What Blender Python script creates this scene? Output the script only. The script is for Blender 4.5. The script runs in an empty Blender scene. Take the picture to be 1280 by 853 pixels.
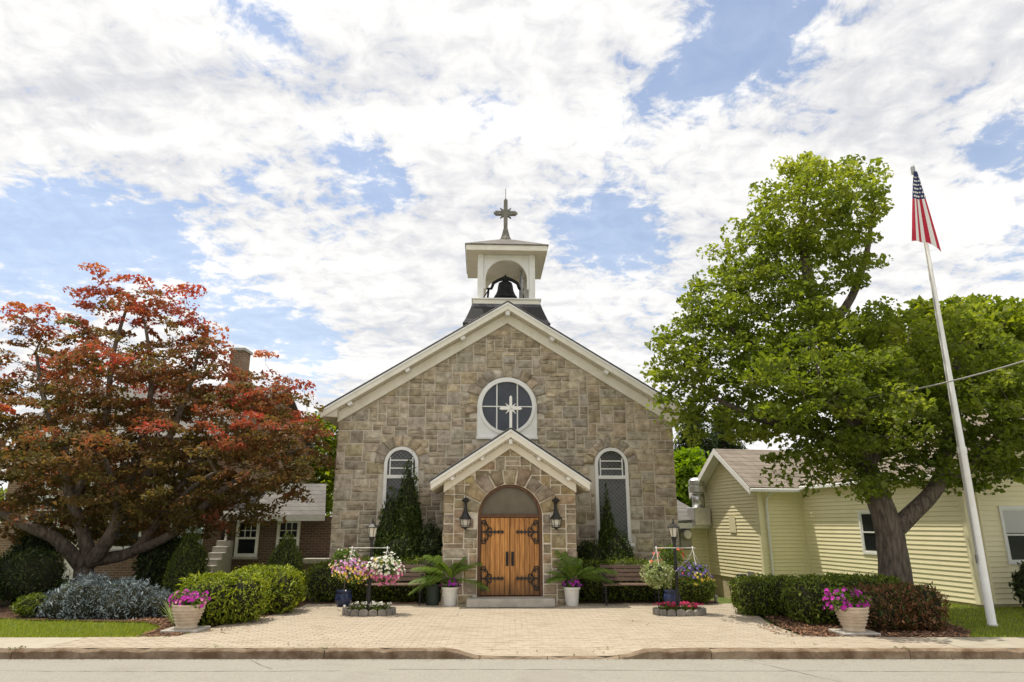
import bpy, bmesh, math, random
import numpy as np
from mathutils import Vector, Matrix
R = math.radians
C = bpy.context.scene.collection
sc = bpy.context.scene

# ------------------------------------------------------------------ camera, sky, sun
cam_d = bpy.data.cameras.new('camera'); cam = bpy.data.objects.new('camera', cam_d); C.objects.link(cam)
cam.location = (0, 0, 1.7); cam.rotation_euler = (R(90 + 15.2), 0, 0)
cam_d.sensor_width = 36; cam_d.lens = 23.625; cam_d.clip_start = .1; cam_d.clip_end = 2000
sc.camera = cam
sc.view_settings.view_transform = 'Standard'; sc.view_settings.look = 'None'
sc.view_settings.exposure = 0.6; sc.view_settings.gamma = 1.0
sc.view_settings.use_curve_mapping = False

SUN = Vector((-.27, .07, .96)).normalized()
sun_d = bpy.data.lights.new('sun', 'SUN'); sun = bpy.data.objects.new('sun', sun_d); C.objects.link(sun)
sun.rotation_euler = SUN.to_track_quat('Z', 'Y').to_euler()
sun_d.energy = 2.75; sun_d.angle = R(.53); sun_d.color = (1, .93, .80)

world = bpy.data.worlds.new('World'); sc.world = world; world.use_nodes = True
def build_sky():
    nt = world.node_tree; N = nt.nodes; L = nt.links; N.clear()
    def nd(t, **k):
        n = N.new(t)
        for a, b in k.items(): setattr(n, a, b)
        return n
    def val(s, x):
        if hasattr(x, 'links'): L.new(x, s)
        else: s.default_value = x
    def math_(op, a, b=None, c=None, clamp=False):
        n = nd('ShaderNodeMath', operation=op, use_clamp=clamp); val(n.inputs[0], a)
        if b is not None: val(n.inputs[1], b)
        if c is not None: val(n.inputs[2], c)
        return n.outputs[0]
    def vm(op, a, b=None):
        n = nd('ShaderNodeVectorMath', operation=op); val(n.inputs[0], a)
        if b is not None: val(n.inputs[1], b)
        return n
    sky = nd('ShaderNodeTexSky', sky_type='NISHITA')
    sky.sun_disc = False; sky.sun_elevation = math.asin(SUN.z); sky.sun_rotation = math.atan2(SUN.x, SUN.y)
    sky.air_density = 1.0; sky.dust_density = .6; sky.ozone_density = 1.0
    tc = nd('ShaderNodeTexCoord'); d = vm('NORMALIZE', tc.outputs['Generated']).outputs[0]
    sx = nd('ShaderNodeSeparateXYZ'); L.new(d, sx.inputs[0])
    den = math_('ADD', math_('MAXIMUM', sx.outputs[2], 0.0), .16)
    cb = nd('ShaderNodeCombineXYZ'); L.new(math_('DIVIDE', sx.outputs[0], den), cb.inputs[0]); L.new(math_('DIVIDE', sx.outputs[1], den), cb.inputs[1])
    p = cb.outputs[0]
    def noise(vec, scale, detail, rough=.55, dist=0.0):
        n = nd('ShaderNodeTexNoise'); L.new(vec, n.inputs['Vector'])
        n.inputs['Scale'].default_value = scale; n.inputs['Detail'].default_value = detail
        n.inputs['Roughness'].default_value = rough; n.inputs['Distortion'].default_value = dist
        return n.outputs['Fac']
    mp = nd('ShaderNodeMapping'); L.new(p, mp.inputs[0]); mp.inputs['Rotation'].default_value = (0, 0, R(62)); mp.inputs['Scale'].default_value = (.42, 3.0, 1)
    big = noise(p, 1.5, 9, .58, .25)
    streak = noise(mp.outputs[0], 1.3, 8, .55, .35)
    fine = noise(p, 13, 5, .62, .4)
    fine2 = noise(p, 30, 4, .6, .3)
    cover = math_('ADD', math_('MULTIPLY', big, .66), math_('ADD', math_('MULTIPLY', streak, .46), math_('ADD', math_('MULTIPLY', fine, .74), math_('MULTIPLY', fine2, .34))))
    # directions (unit vectors) of open blue between the clouds, width, depth
    for (dx, dy, dz, w, a) in HOLES:
        dt = vm('DOT_PRODUCT', d, (dx, dy, dz)).outputs['Value']
        e = math_('MULTIPLY', math_('SUBTRACT', dt, 1.0), w)
        g = math_('MULTIPLY', math_('POWER', math.e, e), a)
        cover = math_('SUBTRACT', cover, g)
    mr = nd('ShaderNodeMapRange', interpolation_type='SMOOTHSTEP'); L.new(cover, mr.inputs[0])
    mr.inputs[1].default_value = .78; mr.inputs[2].default_value = 1.03
    thick = nd('ShaderNodeMapRange', interpolation_type='SMOOTHSTEP'); L.new(math_('ADD', math_('MULTIPLY', streak, .6), math_('ADD', math_('MULTIPLY', big, .4), math_('MULTIPLY', fine, .5))), thick.inputs[0])
    thick.inputs[1].default_value = .57; thick.inputs[2].default_value = .88
    cr = nd('ShaderNodeMix', data_type='RGBA'); L.new(thick.outputs[0], cr.inputs[0])
    cr.inputs[6].default_value = (.47, .475, .50, 1); cr.inputs[7].default_value = (.73, .72, .70, 1)
    b1 = nd('ShaderNodeBackground'); L.new(sky.outputs[0], b1.inputs[0]); b1.inputs[1].default_value = .125
    b2 = nd('ShaderNodeBackground'); L.new(cr.outputs[2], b2.inputs[0]); b2.inputs[1].default_value = 1.0
    # thin veil over the blue, growing towards the horizon
    veil = math_('MULTIPLY', math_('POWER', math_('SUBTRACT', 1.0, math_('MAXIMUM', sx.outputs[2], 0.0)), 3.0), .5)
    fac = math_('MAXIMUM', mr.outputs[0], math_('ADD', veil, .20), clamp=True)
    mx = nd('ShaderNodeMixShader'); L.new(fac, mx.inputs[0]); L.new(b1.outputs[0], mx.inputs[1]); L.new(b2.outputs[0], mx.inputs[2])
    out = nd('ShaderNodeOutputWorld'); L.new(mx.outputs[0], out.inputs[0])
HOLES = [  # x, y, z, sharpness, depth (negative: thicker cloud)
 (0.3264, 0.7221, 0.61, 300, 0.285), (0.2958, 0.7388, 0.6056, 420, 0.12), (0.2473, 0.7795, 0.5755, 500, 0.133), (0.151, 0.9, 0.4088, 500, 0.285),
 (0.0878, 0.907, 0.412, 700, 0.142), (0.1859, 0.9126, 0.3642, 900, 0.114), (-0.5354, 0.7669, 0.3538, 360, 0.19), (-0.4675, 0.8049, 0.3656, 560, 0.2),
 (-0.5738, 0.7335, 0.3643, 500, 0.13), (-0.4197, 0.8507, 0.3164, 420, 0.228), (-0.5662, 0.7691, 0.2965, 260, 0.17), (-0.1931, 0.8607, 0.471, 900, 0.247),
 (-0.2336, 0.8313, 0.5043, 1200, 0.171), (-0.1608, 0.8763, 0.4541, 1500, 0.152), (-0.3153, 0.716, 0.6229, 900, 0.171), (-0.3505, 0.7036, 0.6181, 900, 0.133),
 (-0.3029, 0.749, 0.5893, 1500, 0.095), (-0.056, 0.8214, 0.5676, 700, 0.114), (-0.0113, 0.8346, 0.5507, 900, 0.133), (0.1454, 0.8258, 0.5449, 700, 0.133),
 (0.238, 0.7873, 0.5688, 900, 0.114), (-0.3573, 0.8218, 0.4437, 700, 0.152), (-0.3462, 0.9003, 0.2637, 600, 0.247), (-0.2853, 0.9245, 0.2529, 900, 0.19),
 (-0.2609, 0.8789, 0.3993, 900, 0.114), (0.578, 0.6954, 0.4271, 500, 0.247), (0.3882, 0.78, 0.4908, 1200, 0.114), (0.5969, 0.7416, 0.3061, 500, 0.114),
 (-0.2798, 0.9358, 0.2146, 1500, 0.114), (0.5697, 0.6148, 0.5453, 400, -0.19), (0.0, 0.7796, 0.6262, 200, -0.057), (0.4588, 0.731, 0.5051, 120, -0.114),
 (-0.482, 0.7209, 0.4981, 120, -0.114), (-0.0942, 0.9247, 0.369, 150, -0.095), (0.3596, 0.8357, 0.4151, 200, -0.114)]
build_sky()

# ------------------------------------------------------------------ helpers
rnd = random.Random(7)
rng = np.random.default_rng(11)

class MB:
    def __init__(s): s.v = []; s.f = []
    def add(s, vs, fs):
        o = len(s.v); s.v += [tuple(v) for v in vs]; s.f += [tuple(i + o for i in f) for f in fs]; return s
    def box(s, x0, x1, y0, y1, z0, z1):
        return s.add([(x0,y0,z0),(x1,y0,z0),(x1,y1,z0),(x0,y1,z0),(x0,y0,z1),(x1,y0,z1),(x1,y1,z1),(x0,y1,z1)],
                     [(0,3,2,1),(4,5,6,7),(0,1,5,4),(1,2,6,5),(2,3,7,6),(3,0,4,7)])
    def obox(s, c, half, M):
        vs = []
        for z in (-1, 1):
            for x, y in ((-1,-1),(1,-1),(1,1),(-1,1)):
                vs.append(Vector(c) + M @ Vector((x*half[0], y*half[1], z*half[2])))
        return s.add(vs, [(0,3,2,1),(4,5,6,7),(0,1,5,4),(1,2,6,5),(2,3,7,6),(3,0,4,7)])
    def prism(s, poly, y0, y1):          # polygon (x,z), counter-clockwise seen from -y, extruded y0 (front) .. y1
        n = len(poly)
        vs = [(x, y0, z) for x, z in poly] + [(x, y1, z) for x, z in poly]
        fs = [tuple(range(n)), tuple(range(2*n-1, n-1, -1))]
        fs += [(i, i+n, (i+1) % n + n, (i+1) % n) for i in range(n)]
        return s.add(vs, fs)
    def slab(s, poly, z0, z1):           # polygon (x,y) ccw from above
        n = len(poly)
        vs = [(x, y, z1) for x, y in poly] + [(x, y, z0) for x, y in poly]
        fs = [tuple(range(n)), tuple(range(2*n-1, n-1, -1))]
        fs += [(i, i+n, (i+1) % n + n, (i+1) % n) for i in range(n)]
        return s.add(vs, fs)
    def ring(s, outer, inner, y0, y1):   # matching outlines (x,z), closed
        n = len(outer)
        vs = [(x, y0, z) for x, z in outer] + [(x, y0, z) for x, z in inner] + [(x, y1, z) for x, z in outer] + [(x, y1, z) for x, z in inner]
        fs = []
        for i in range(n):
            j = (i+1) % n
            fs += [(i, j, n+j, n+i), (2*n+i, 3*n+i, 3*n+j, 2*n+j), (i, 2*n+i, 2*n+j, j), (n+i, n+j, 3*n+j, 3*n+i)]
        return s.add(vs, fs)
    def tube(s, pts, rads, n=6, cap=True):
        pts = [Vector(p) for p in pts]
        if not hasattr(rads, '__len__'): rads = [rads]*len(pts)
        o = len(s.v); up = None
        for i, p in enumerate(pts):
            t = (pts[min(i+1, len(pts)-1)] - pts[max(i-1, 0)])
            if t.length < 1e-9: t = Vector((0,0,1))
            t.normalize()
            if up is None: up = t.orthogonal().normalized()
            else:
                up = up - t * up.dot(t)
                up = up.normalized() if up.length > 1e-6 else t.orthogonal().normalized()
            b = t.cross(up)
            for k in range(n):
                a = 2*math.pi*k/n
                s.v.append(tuple(p + (up*math.cos(a) + b*math.sin(a))*rads[i]))
        for i in range(len(pts)-1):
            for k in range(n):
                q = (k+1) % n
                s.f.append((o+i*n+k, o+i*n+q, o+(i+1)*n+q, o+(i+1)*n+k))
        if cap:
            s.f.append(tuple(o+k for k in range(n-1, -1, -1))); s.f.append(tuple(o+(len(pts)-1)*n+k for k in range(n)))
        return s
    def lathe(s, prof, n=16, c=(0,0,0), rot=0.0):
        o = len(s.v)
        for r, z in prof:
            for k in range(n):
                a = 2*math.pi*k/n + rot
                s.v.append((c[0]+r*math.cos(a), c[1]+r*math.sin(a), c[2]+z))
        m = len(prof)
        for i in range(m-1):
            for k in range(n):
                q = (k+1) % n
                s.f.append((o+i*n+k, o+i*n+q, o+(i+1)*n+q, o+(i+1)*n+k))
        s.f.append(tuple(o+k for k in range(n-1, -1, -1))); s.f.append(tuple(o+(m-1)*n+k for k in range(n)))
        return s
    def xf(s, fn):
        s.v = [tuple(fn(v)) for v in s.v]; return s
    def build(s, name, mat, parent=None, smooth=False, bev=0, stuff=False):
        me = bpy.data.meshes.new(name); me.from_pydata(s.v, [], s.f); me.update()
        if bev:
            bm = bmesh.new(); bm.from_mesh(me)
            es = [e for e in bm.edges if len(e.link_faces) == 2 and e.calc_face_angle(0) > .6]
            bmesh.ops.bevel(bm, geom=es, offset=bev, segments=1, affect='EDGES', clamp_overlap=True)
            bm.to_mesh(me); bm.free()
        if smooth: me.polygons.foreach_set('use_smooth', [True]*len(me.polygons))
        me.materials.append(mat)
        o = bpy.data.objects.new(name, me); C.objects.link(o)
        if parent: o.parent = parent
        if stuff: o['kind'] = 'stuff'
        return o

def tag(o, label, cat=None, group=None):
    o['label'] = label
    if cat: o['category'] = cat
    if group: o['group'] = group
    return o
def thing(name, label, cat, loc=(0,0,0), rz=0, group=None):
    o = bpy.data.objects.new(name, None); C.objects.link(o); o.location = loc; o.rotation_euler = (0,0,rz)
    o.empty_display_size = .2
    return tag(o, label, cat, group)
def struct(o, kind='structure'): o['kind'] = kind; return o
def dup(root, loc=None, rz=None, label=None):
    kids = [c for c in bpy.data.objects if c.parent == root]
    r = root.copy(); C.objects.link(r)
    if loc is not None: r.location = loc
    if rz is not None: r.rotation_euler = (0,0,rz)
    if label: r['label'] = label
    for c in kids:
        d = c.copy(); C.objects.link(d); d.parent = r
        for g in [x for x in bpy.data.objects if x.parent == c]:
            e = g.copy(); C.objects.link(e); e.parent = d
    return r

# ------------------------------------------------------------------ materials
def mat(name, col, col2=None, scale=6, detail=5, rough=.75, bump=0, bscale=30, metal=0, rand=0, randhue=0, spec=.4, stretch=None, lo=.35, hi=.65, island=0, dirt=None):
    m = bpy.data.materials.new(name); m.use_nodes = True; nt = m.node_tree; N = nt.nodes; L = nt.links
    b = N['Principled BSDF']; b.inputs['Roughness'].default_value = rough; b.inputs['Metallic'].default_value = metal
    b.inputs['Specular IOR Level'].default_value = spec
    tc = N.new('ShaderNodeTexCoord'); vec = tc.outputs['Object']
    if stretch:
        mp = N.new('ShaderNodeMapping'); L.new(vec, mp.inputs[0]); mp.inputs['Scale'].default_value = stretch; vec = mp.outputs[0]
    out = None
    if col2:
        n = N.new('ShaderNodeTexNoise'); L.new(vec, n.inputs['Vector']); n.inputs['Scale'].default_value = scale; n.inputs['Detail'].default_value = detail; n.inputs['Roughness'].default_value = .6
        mr = N.new('ShaderNodeMapRange'); L.new(n.outputs['Fac'], mr.inputs[0]); mr.inputs[1].default_value = lo; mr.inputs[2].default_value = hi
        mx = N.new('ShaderNodeMix'); mx.data_type = 'RGBA'; L.new(mr.outputs[0], mx.inputs[0])
        mx.inputs[6].default_value = (*col, 1); mx.inputs[7].default_value = (*col2, 1); out = mx.outputs[2]
    if rand or randhue or island:
        hs = N.new('ShaderNodeHueSaturation')
        if out: L.new(out, hs.inputs['Color'])
        else: hs.inputs['Color'].default_value = (*col, 1)
        if island:
            oi = N.new('ShaderNodeNewGeometry').outputs['Random Per Island']; rand = island
        else: oi = N.new('ShaderNodeObjectInfo').outputs['Random']
        mr = N.new('ShaderNodeMapRange'); L.new(oi, mr.inputs[0]); mr.inputs[3].default_value = 1-rand; mr.inputs[4].default_value = 1+rand
        L.new(mr.outputs[0], hs.inputs['Value'])
        if randhue:
            wn = N.new('ShaderNodeTexWhiteNoise'); wn.noise_dimensions = '1D'; L.new(oi, wn.inputs['W'])
            mr2 = N.new('ShaderNodeMapRange'); L.new(wn.outputs['Value'], mr2.inputs[0]); mr2.inputs[3].default_value = .5-randhue; mr2.inputs[4].default_value = .5+randhue
            L.new(mr2.outputs[0], hs.inputs['Hue'])
            mr3 = N.new('ShaderNodeMapRange'); L.new(wn.outputs['Color'], mr3.inputs[0]); mr3.inputs[3].default_value = .6; mr3.inputs[4].default_value = 1.3
            L.new(mr3.outputs[0], hs.inputs['Saturation'])
        out = hs.outputs[0]
    if dirt:      # (scale, strength, colour): stains with a shape of their own
        dn = N.new('ShaderNodeTexNoise'); L.new(tc.outputs['Object'], dn.inputs['Vector']); dn.inputs['Scale'].default_value = dirt[0]; dn.inputs['Detail'].default_value = 9; dn.inputs['Roughness'].default_value = .68; dn.inputs['Distortion'].default_value = .6
        dm = N.new('ShaderNodeMapRange'); L.new(dn.outputs['Fac'], dm.inputs[0]); dm.inputs[1].default_value = .50; dm.inputs[2].default_value = .72; dm.inputs[4].default_value = dirt[1]
        dx = N.new('ShaderNodeMix'); dx.data_type = 'RGBA'; L.new(dm.outputs[0], dx.inputs[0])
        if out: L.new(out, dx.inputs[6])
        else: dx.inputs[6].default_value = (*col, 1)
        dx.inputs[7].default_value = (*dirt[2], 1); out = dx.outputs[2]
    if out: L.new(out, b.inputs['Base Color'])
    else: b.inputs['Base Color'].default_value = (*col, 1)
    if bump:
        n2 = N.new('ShaderNodeTexNoise'); L.new(vec, n2.inputs['Vector']); n2.inputs['Scale'].default_value = bscale; n2.inputs['Detail'].default_value = 6; n2.inputs['Roughness'].default_value = .65
        bp = N.new('ShaderNodeBump'); bp.inputs['Strength'].default_value = bump; bp.inputs['Distance'].default_value = .03
        L.new(n2.outputs['Fac'], bp.inputs['Height']); L.new(bp.outputs[0], b.inputs['Normal'])
    return m

def leafmat(name, cols, trans=.4, rough=.5, tint=False, spec=.3):
    """cols: list of (pos, rgb); driven by random per leaf (+ 'tint' attribute where given)"""
    m = bpy.data.materials.new(name); m.use_nodes = True; nt = m.node_tree; N = nt.nodes; L = nt.links
    b = N['Principled BSDF']; b.inputs['Roughness'].default_value = rough; b.inputs['Specular IOR Level'].default_value = spec
    g = N.new('ShaderNodeNewGeometry'); f = g.outputs['Random Per Island']
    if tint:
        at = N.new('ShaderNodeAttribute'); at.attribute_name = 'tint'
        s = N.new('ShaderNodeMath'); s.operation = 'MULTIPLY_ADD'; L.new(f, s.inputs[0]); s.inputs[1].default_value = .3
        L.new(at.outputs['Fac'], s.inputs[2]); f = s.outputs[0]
    cr = N.new('ShaderNodeValToRGB'); L.new(f, cr.inputs[0])
    el = cr.color_ramp.elements
    while len(el) < len(cols): el.new(.5)
    for e, (p, c) in zip(el, cols): e.position = p; e.color = (*c, 1)
    L.new(cr.outputs[0], b.inputs['Base Color'])
    if trans:
        t = N.new('ShaderNodeBsdfTranslucent')
        hs = N.new('ShaderNodeHueSaturation'); hs.inputs['Value'].default_value = 1.35; hs.inputs['Saturation'].default_value = 1.1; L.new(cr.outputs[0], hs.inputs['Color']); L.new(hs.outputs[0], t.inputs[0])
        mx = N.new('ShaderNodeMixShader'); mx.inputs[0].default_value = trans
        L.new(b.outputs[0], mx.inputs[1]); L.new(t.outputs[0], mx.inputs[2]); L.new(mx.outputs[0], N['Material Output'].inputs[0])
    return m

def brickmat(name, c1, c2, mortar, w, h, m=.012, rough=.85, bump=.4, axes='xz', noise=.35):
    mt = bpy.data.materials.new(name); mt.use_nodes = True; nt = mt.node_tree; N = nt.nodes; L = nt.links; b = N['Principled BSDF']
    b.inputs['Roughness'].default_value = rough; b.inputs['Specular IOR Level'].default_value = .25
    tc = N.new('ShaderNodeTexCoord'); s = N.new('ShaderNodeSeparateXYZ'); L.new(tc.outputs['Object'], s.inputs[0])
    a = N.new('ShaderNodeMath'); a.operation = 'ADD'; L.new(s.outputs[0], a.inputs[0]); L.new(s.outputs[1], a.inputs[1])
    cb = N.new('ShaderNodeCombineXYZ')
    if axes == 'xz': L.new(a.outputs[0], cb.inputs[0]); L.new(s.outputs[2], cb.inputs[1])
    else: L.new(s.outputs[0], cb.inputs[0]); L.new(s.outputs[1], cb.inputs[1])
    br = N.new('ShaderNodeTexBrick'); L.new(cb.outputs[0], br.inputs[0]); br.inputs['Scale'].default_value = 1
    br.inputs['Color1'].default_value = (*c1, 1); br.inputs['Color2'].default_value = (*c2, 1); br.inputs['Mortar'].default_value = (*mortar, 1)
    br.inputs['Brick Width'].default_value = w; br.inputs['Row Height'].default_value = h; br.inputs['Mortar Size'].default_value = m
    n = N.new('ShaderNodeTexNoise'); L.new(tc.outputs['Object'], n.inputs[0]); n.inputs['Scale'].default_value = 3; n.inputs['Detail'].default_value = 6
    mx = N.new('ShaderNodeMix'); mx.data_type = 'RGBA'; mx.blend_type = 'MULTIPLY'; mx.inputs[0].default_value = noise
    L.new(br.outputs[0], mx.inputs[6]); L.new(n.outputs['Fac'], mx.inputs[7]); L.new(mx.outputs[2], b.inputs['Base Color'])
    bp = N.new('ShaderNodeBump'); bp.inputs['Strength'].default_value = bump; bp.inputs['Distance'].default_value = .02
    iv = N.new('ShaderNodeMath'); iv.operation = 'SUBTRACT'; iv.inputs[0].default_value = 1; L.new(br.outputs['Fac'], iv.inputs[1]); L.new(iv.outputs[0], bp.inputs['Height']); L.new(bp.outputs[0], b.inputs['Normal'])
    return mt

def glassmat(name, col, rough=.08, lead=None):
    m = mat(name, col, tuple(c*1.6 for c in col), scale=2.5, rough=rough, spec=.5, bump=.12, bscale=3.5)
    if lead:
        nt = m.node_tree; N = nt.nodes; L = nt.links; b = N['Principled BSDF']
        tc = N.new('ShaderNodeTexCoord'); mp = N.new('ShaderNodeMapping'); L.new(tc.outputs['Object'], mp.inputs[0]); mp.inputs['Rotation'].default_value = (0, R(45), 0)
        sx = N.new('ShaderNodeSeparateXYZ'); L.new(mp.outputs[0], sx.inputs[0]); cb = N.new('ShaderNodeCombineXYZ'); L.new(sx.outputs[0], cb.inputs[0]); L.new(sx.outputs[2], cb.inputs[1])
        br = N.new('ShaderNodeTexBrick'); br.offset = 0; L.new(cb.outputs[0], br.inputs[0]); br.inputs['Scale'].default_value = 1; br.inputs['Brick Width'].default_value = lead; br.inputs['Row Height'].default_value = lead; br.inputs['Mortar Size'].default_value = lead*.1
        br.inputs['Color1'].default_value = (*col, 1); br.inputs['Color2'].default_value = tuple(c*2.2 for c in col) + (1,); br.inputs['Mortar'].default_value = (.12,.12,.115,1)
        L.new(br.outputs[0], b.inputs['Base Color'])
    return m

M = {}
M['stone'] = mat('granite_stone', (.285,.232,.160), (.59,.50,.37), scale=6, detail=10, rough=.9, bump=1, bscale=16, dirt=(2.2,.45,(.19,.145,.095)), rand=.24, randhue=.015, spec=.2)
M['porch_stone'] = mat('porch_stone', (.24,.185,.115), (.46,.37,.25), scale=6, detail=10, rough=.9, bump=1, bscale=18, dirt=(3,.4,(.19,.13,.075)), rand=.25, randhue=.02, spec=.2)
M['stone_mass'] = mat('granite_stone_mass', (.285,.232,.160), (.59,.50,.37), scale=6, detail=10, rough=.9, bump=1, bscale=16, dirt=(2.2,.45,(.19,.145,.095)), island=.24, spec=.2)
M['porch_stone_mass'] = mat('porch_stone_mass', (.24,.185,.115), (.46,.37,.25), scale=6, detail=10, rough=.9, bump=1, bscale=18, dirt=(3,.4,(.19,.13,.075)), island=.25, spec=.2)
M['mortar'] = mat('mortar', (.56,.50,.40), (.66,.60,.50), scale=8, rough=.95, bump=.3, bscale=60, spec=.1)
M['porch_mortar'] = mat('porch_mortar', (.66,.59,.47), (.76,.69,.57), scale=8, rough=.95, bump=.3, bscale=60, spec=.1)
M['cream'] = mat('cream_paint', (.79,.745,.63), (.84,.805,.71), scale=3, rough=.55, bump=.12, bscale=30, dirt=(3.5,.35,(.56,.50,.38)))
M['white'] = mat('white_paint', (.78,.77,.73), (.84,.83,.80), scale=3, rough=.5, bump=.10, bscale=30, dirt=(4,.25,(.56,.53,.46)))
M['soffit'] = mat('soffit_vinyl', (.62,.57,.46), (.68,.63,.52), scale=3, rough=.6)
M['slate'] = mat('slate_shingle', (.075,.072,.085), (.15,.14,.15), scale=9, rough=.8, bump=.4, bscale=50, island=.35)
M['asphalt_shingle'] = brickmat('asphalt_shingle', (.20,.185,.17), (.27,.25,.23), (.10,.095,.09), .33, .14, .008, bump=.5)
M['grey_shingle'] = brickmat('grey_shingle', (.17,.16,.15), (.23,.22,.205), (.10,.095,.09), .33, .14, .008, bump=.5)
M['black'] = mat('black_iron', (.012,.012,.012), (.028,.027,.025), scale=12, rough=.5, bump=.1, bscale=60)
M['bell'] = mat('bell_iron', (.012,.014,.016), (.03,.032,.034), scale=5, rough=.45, metal=.3)
M['grey_metal'] = mat('grey_metal', (.30,.30,.30), (.42,.41,.40), scale=9, rough=.5, metal=.6)
M['cross'] = mat('weathered_stone_cross', (.16,.15,.13), (.25,.235,.20), scale=9, rough=.8, bump=.3)
M['galv'] = mat('galvanised_steel', (.55,.55,.54), (.68,.68,.67), scale=6, rough=.35, metal=.85)
M['door'] = mat('oak_planks', (.29,.118,.027), (.66,.31,.088), scale=5, detail=8, rough=.45, bump=.25, bscale=18, stretch=(7,7,.55), rand=.2, lo=.3, hi=.7)
def foot_wear(m):     # weathered, darkened wood near the threshold
    nt = m.node_tree; N = nt.nodes; L = nt.links; b = N['Principled BSDF']; src = b.inputs['Base Color'].links[0].from_socket
    tc = N.new('ShaderNodeTexCoord'); sx = N.new('ShaderNodeSeparateXYZ'); L.new(tc.outputs['Object'], sx.inputs[0])
    mp = N.new('ShaderNodeMapping'); L.new(tc.outputs['Object'], mp.inputs[0]); mp.inputs['Scale'].default_value = (9,9,1.2)
    n = N.new('ShaderNodeTexNoise'); L.new(mp.outputs[0], n.inputs[0]); n.inputs['Scale'].default_value = 2.2; n.inputs['Detail'].default_value = 6
    a = N.new('ShaderNodeMath'); a.operation = 'MULTIPLY_ADD'; L.new(n.outputs['Fac'], a.inputs[0]); a.inputs[1].default_value = .9; L.new(sx.outputs[2], a.inputs[2])
    mr = N.new('ShaderNodeMapRange'); L.new(a.outputs[0], mr.inputs[0]); mr.inputs[1].default_value = .60; mr.inputs[2].default_value = 1.15; mr.inputs[3].default_value = .75; mr.inputs[4].default_value = 0
    mx = N.new('ShaderNodeMix'); mx.data_type = 'RGBA'; L.new(mr.outputs[0], mx.inputs[0]); L.new(src, mx.inputs[6]); mx.inputs[7].default_value = (.09,.045,.02,1); L.new(mx.outputs[2], b.inputs['Base Color'])
foot_wear(M['door'])
M['frame'] = mat('dark_wood_frame', (.085,.038,.018), (.15,.07,.03), scale=5, rough=.5, stretch=(6,6,.6), bump=.15)
M['screen'] = mat('fanlight_screen', (.12,.10,.068), (.165,.14,.10), scale=3, rough=.5)
M['glass_round'] = glassmat('round_window_glass', (.030,.036,.046), rough=.12)
M['glass'] = glassmat('window_glass', (.012,.014,.015), rough=.08); M['glass'].node_tree.nodes['Principled BSDF'].inputs['Specular IOR Level'].default_value = .25
M['leaded'] = glassmat('leaded_glass', (.028,.028,.026), rough=.15, lead=.075)
M['lampglass'] = mat('frosted_lamp_glass', (.62,.58,.48), (.72,.68,.58), rough=.3)
M['concrete'] = mat('concrete', (.36,.335,.29), (.48,.45,.395), scale=5, detail=8, rough=.9, bump=.3, bscale=50)
M['walk'] = mat('pale_concrete', (.37,.33,.255), (.44,.395,.315), scale=4, detail=9, rough=.92, bump=.25, bscale=70, rand=.05, dirt=(1.6,.4,(.24,.205,.15)))
M['paver'] = mat('tan_paver', (.40,.335,.255), (.455,.385,.297), scale=6, detail=9, rough=.92, bump=.35, bscale=70, rand=.045, dirt=(1.1,.45,(.255,.20,.135)))
M['paver_mass'] = mat('tan_paver_mass', (.40,.335,.255), (.455,.385,.297), scale=6, detail=9, rough=.92, bump=.35, bscale=70, island=.045, dirt=(1.1,.45,(.255,.20,.135)))
M['paver_bed'] = mat('paver_joint_sand', (.34,.285,.21), (.42,.355,.27), scale=20, rough=1)
M['kerb'] = mat('kerb_granite', (.15,.092,.05), (.33,.255,.175), scale=4, detail=10, rough=.95, bump=.9, bscale=25, rand=.15, dirt=(2.5,.7,(.10,.055,.03)))
M['road'] = mat('worn_asphalt', (.335,.315,.27), (.44,.415,.36), scale=45, detail=8, rough=.95, bump=.8, bscale=90, dirt=(.9,.4,(.275,.25,.21)))
M['lawn'] = mat('lawn_soil', (.07,.11,.02), (.13,.17,.035), scale=3, detail=8, rough=1, bump=.5, bscale=60)
M['grass'] = leafmat('grass_blades', [(0,(.16,.22,.022)),(.5,(.27,.32,.035)),(1,(.42,.42,.08))], trans=.4, rough=.6)
M['mulch'] = mat('bark_mulch', (.045,.022,.012), (.15,.075,.04), scale=18, detail=8, rough=1, bump=1, bscale=45)
M['mulch_chip'] = mat('bark_chip', (.16,.08,.042), (.22,.12,.07), scale=20, rough=1, island=.6)
M['bark'] = mat('maple_bark', (.055,.045,.036), (.19,.155,.12), scale=7, detail=10, rough=.95, bump=1, bscale=12, stretch=(3.5,3.5,.5))
M['bark2'] = mat('grey_brown_bark', (.075,.058,.044), (.22,.175,.135), scale=7, detail=9, rough=.95, bump=1, bscale=16, stretch=(2,2,.8), dirt=(5,.6,(.05,.045,.035)))
M['leaf_green'] = leafmat('maple_leaf', [(0,(.075,.105,.016)),(.35,(.14,.185,.024)),(.7,(.235,.28,.04)),(1,(.36,.39,.065))], trans=.56, tint=True)
M['leaf_lime'] = leafmat('lime_leaf', [(0,(.12,.20,.015)),(.6,(.22,.33,.025)),(1,(.32,.42,.045))], trans=.45)
M['leaf_far'] = leafmat('far_leaf', [(0,(.11,.15,.016)),(.6,(.20,.25,.026)),(1,(.32,.35,.045))], trans=.5)
M['leaf_red'] = leafmat('japanese_maple_leaf', [(0,(.12,.11,.030)),(.18,(.15,.115,.034)),(.36,(.19,.115,.042)),(.55,(.26,.10,.050)),(.75,(.36,.10,.060)),(.92,(.43,.08,.064)),(1,(.48,.19,.08))], trans=.48, tint=True)
M['leaf_yew'] = leafmat('yew_tip', [(0,(.09,.11,.012)),(.3,(.17,.23,.015)),(.7,(.30,.36,.025)),(1,(.44,.47,.05))], trans=.3)
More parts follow.
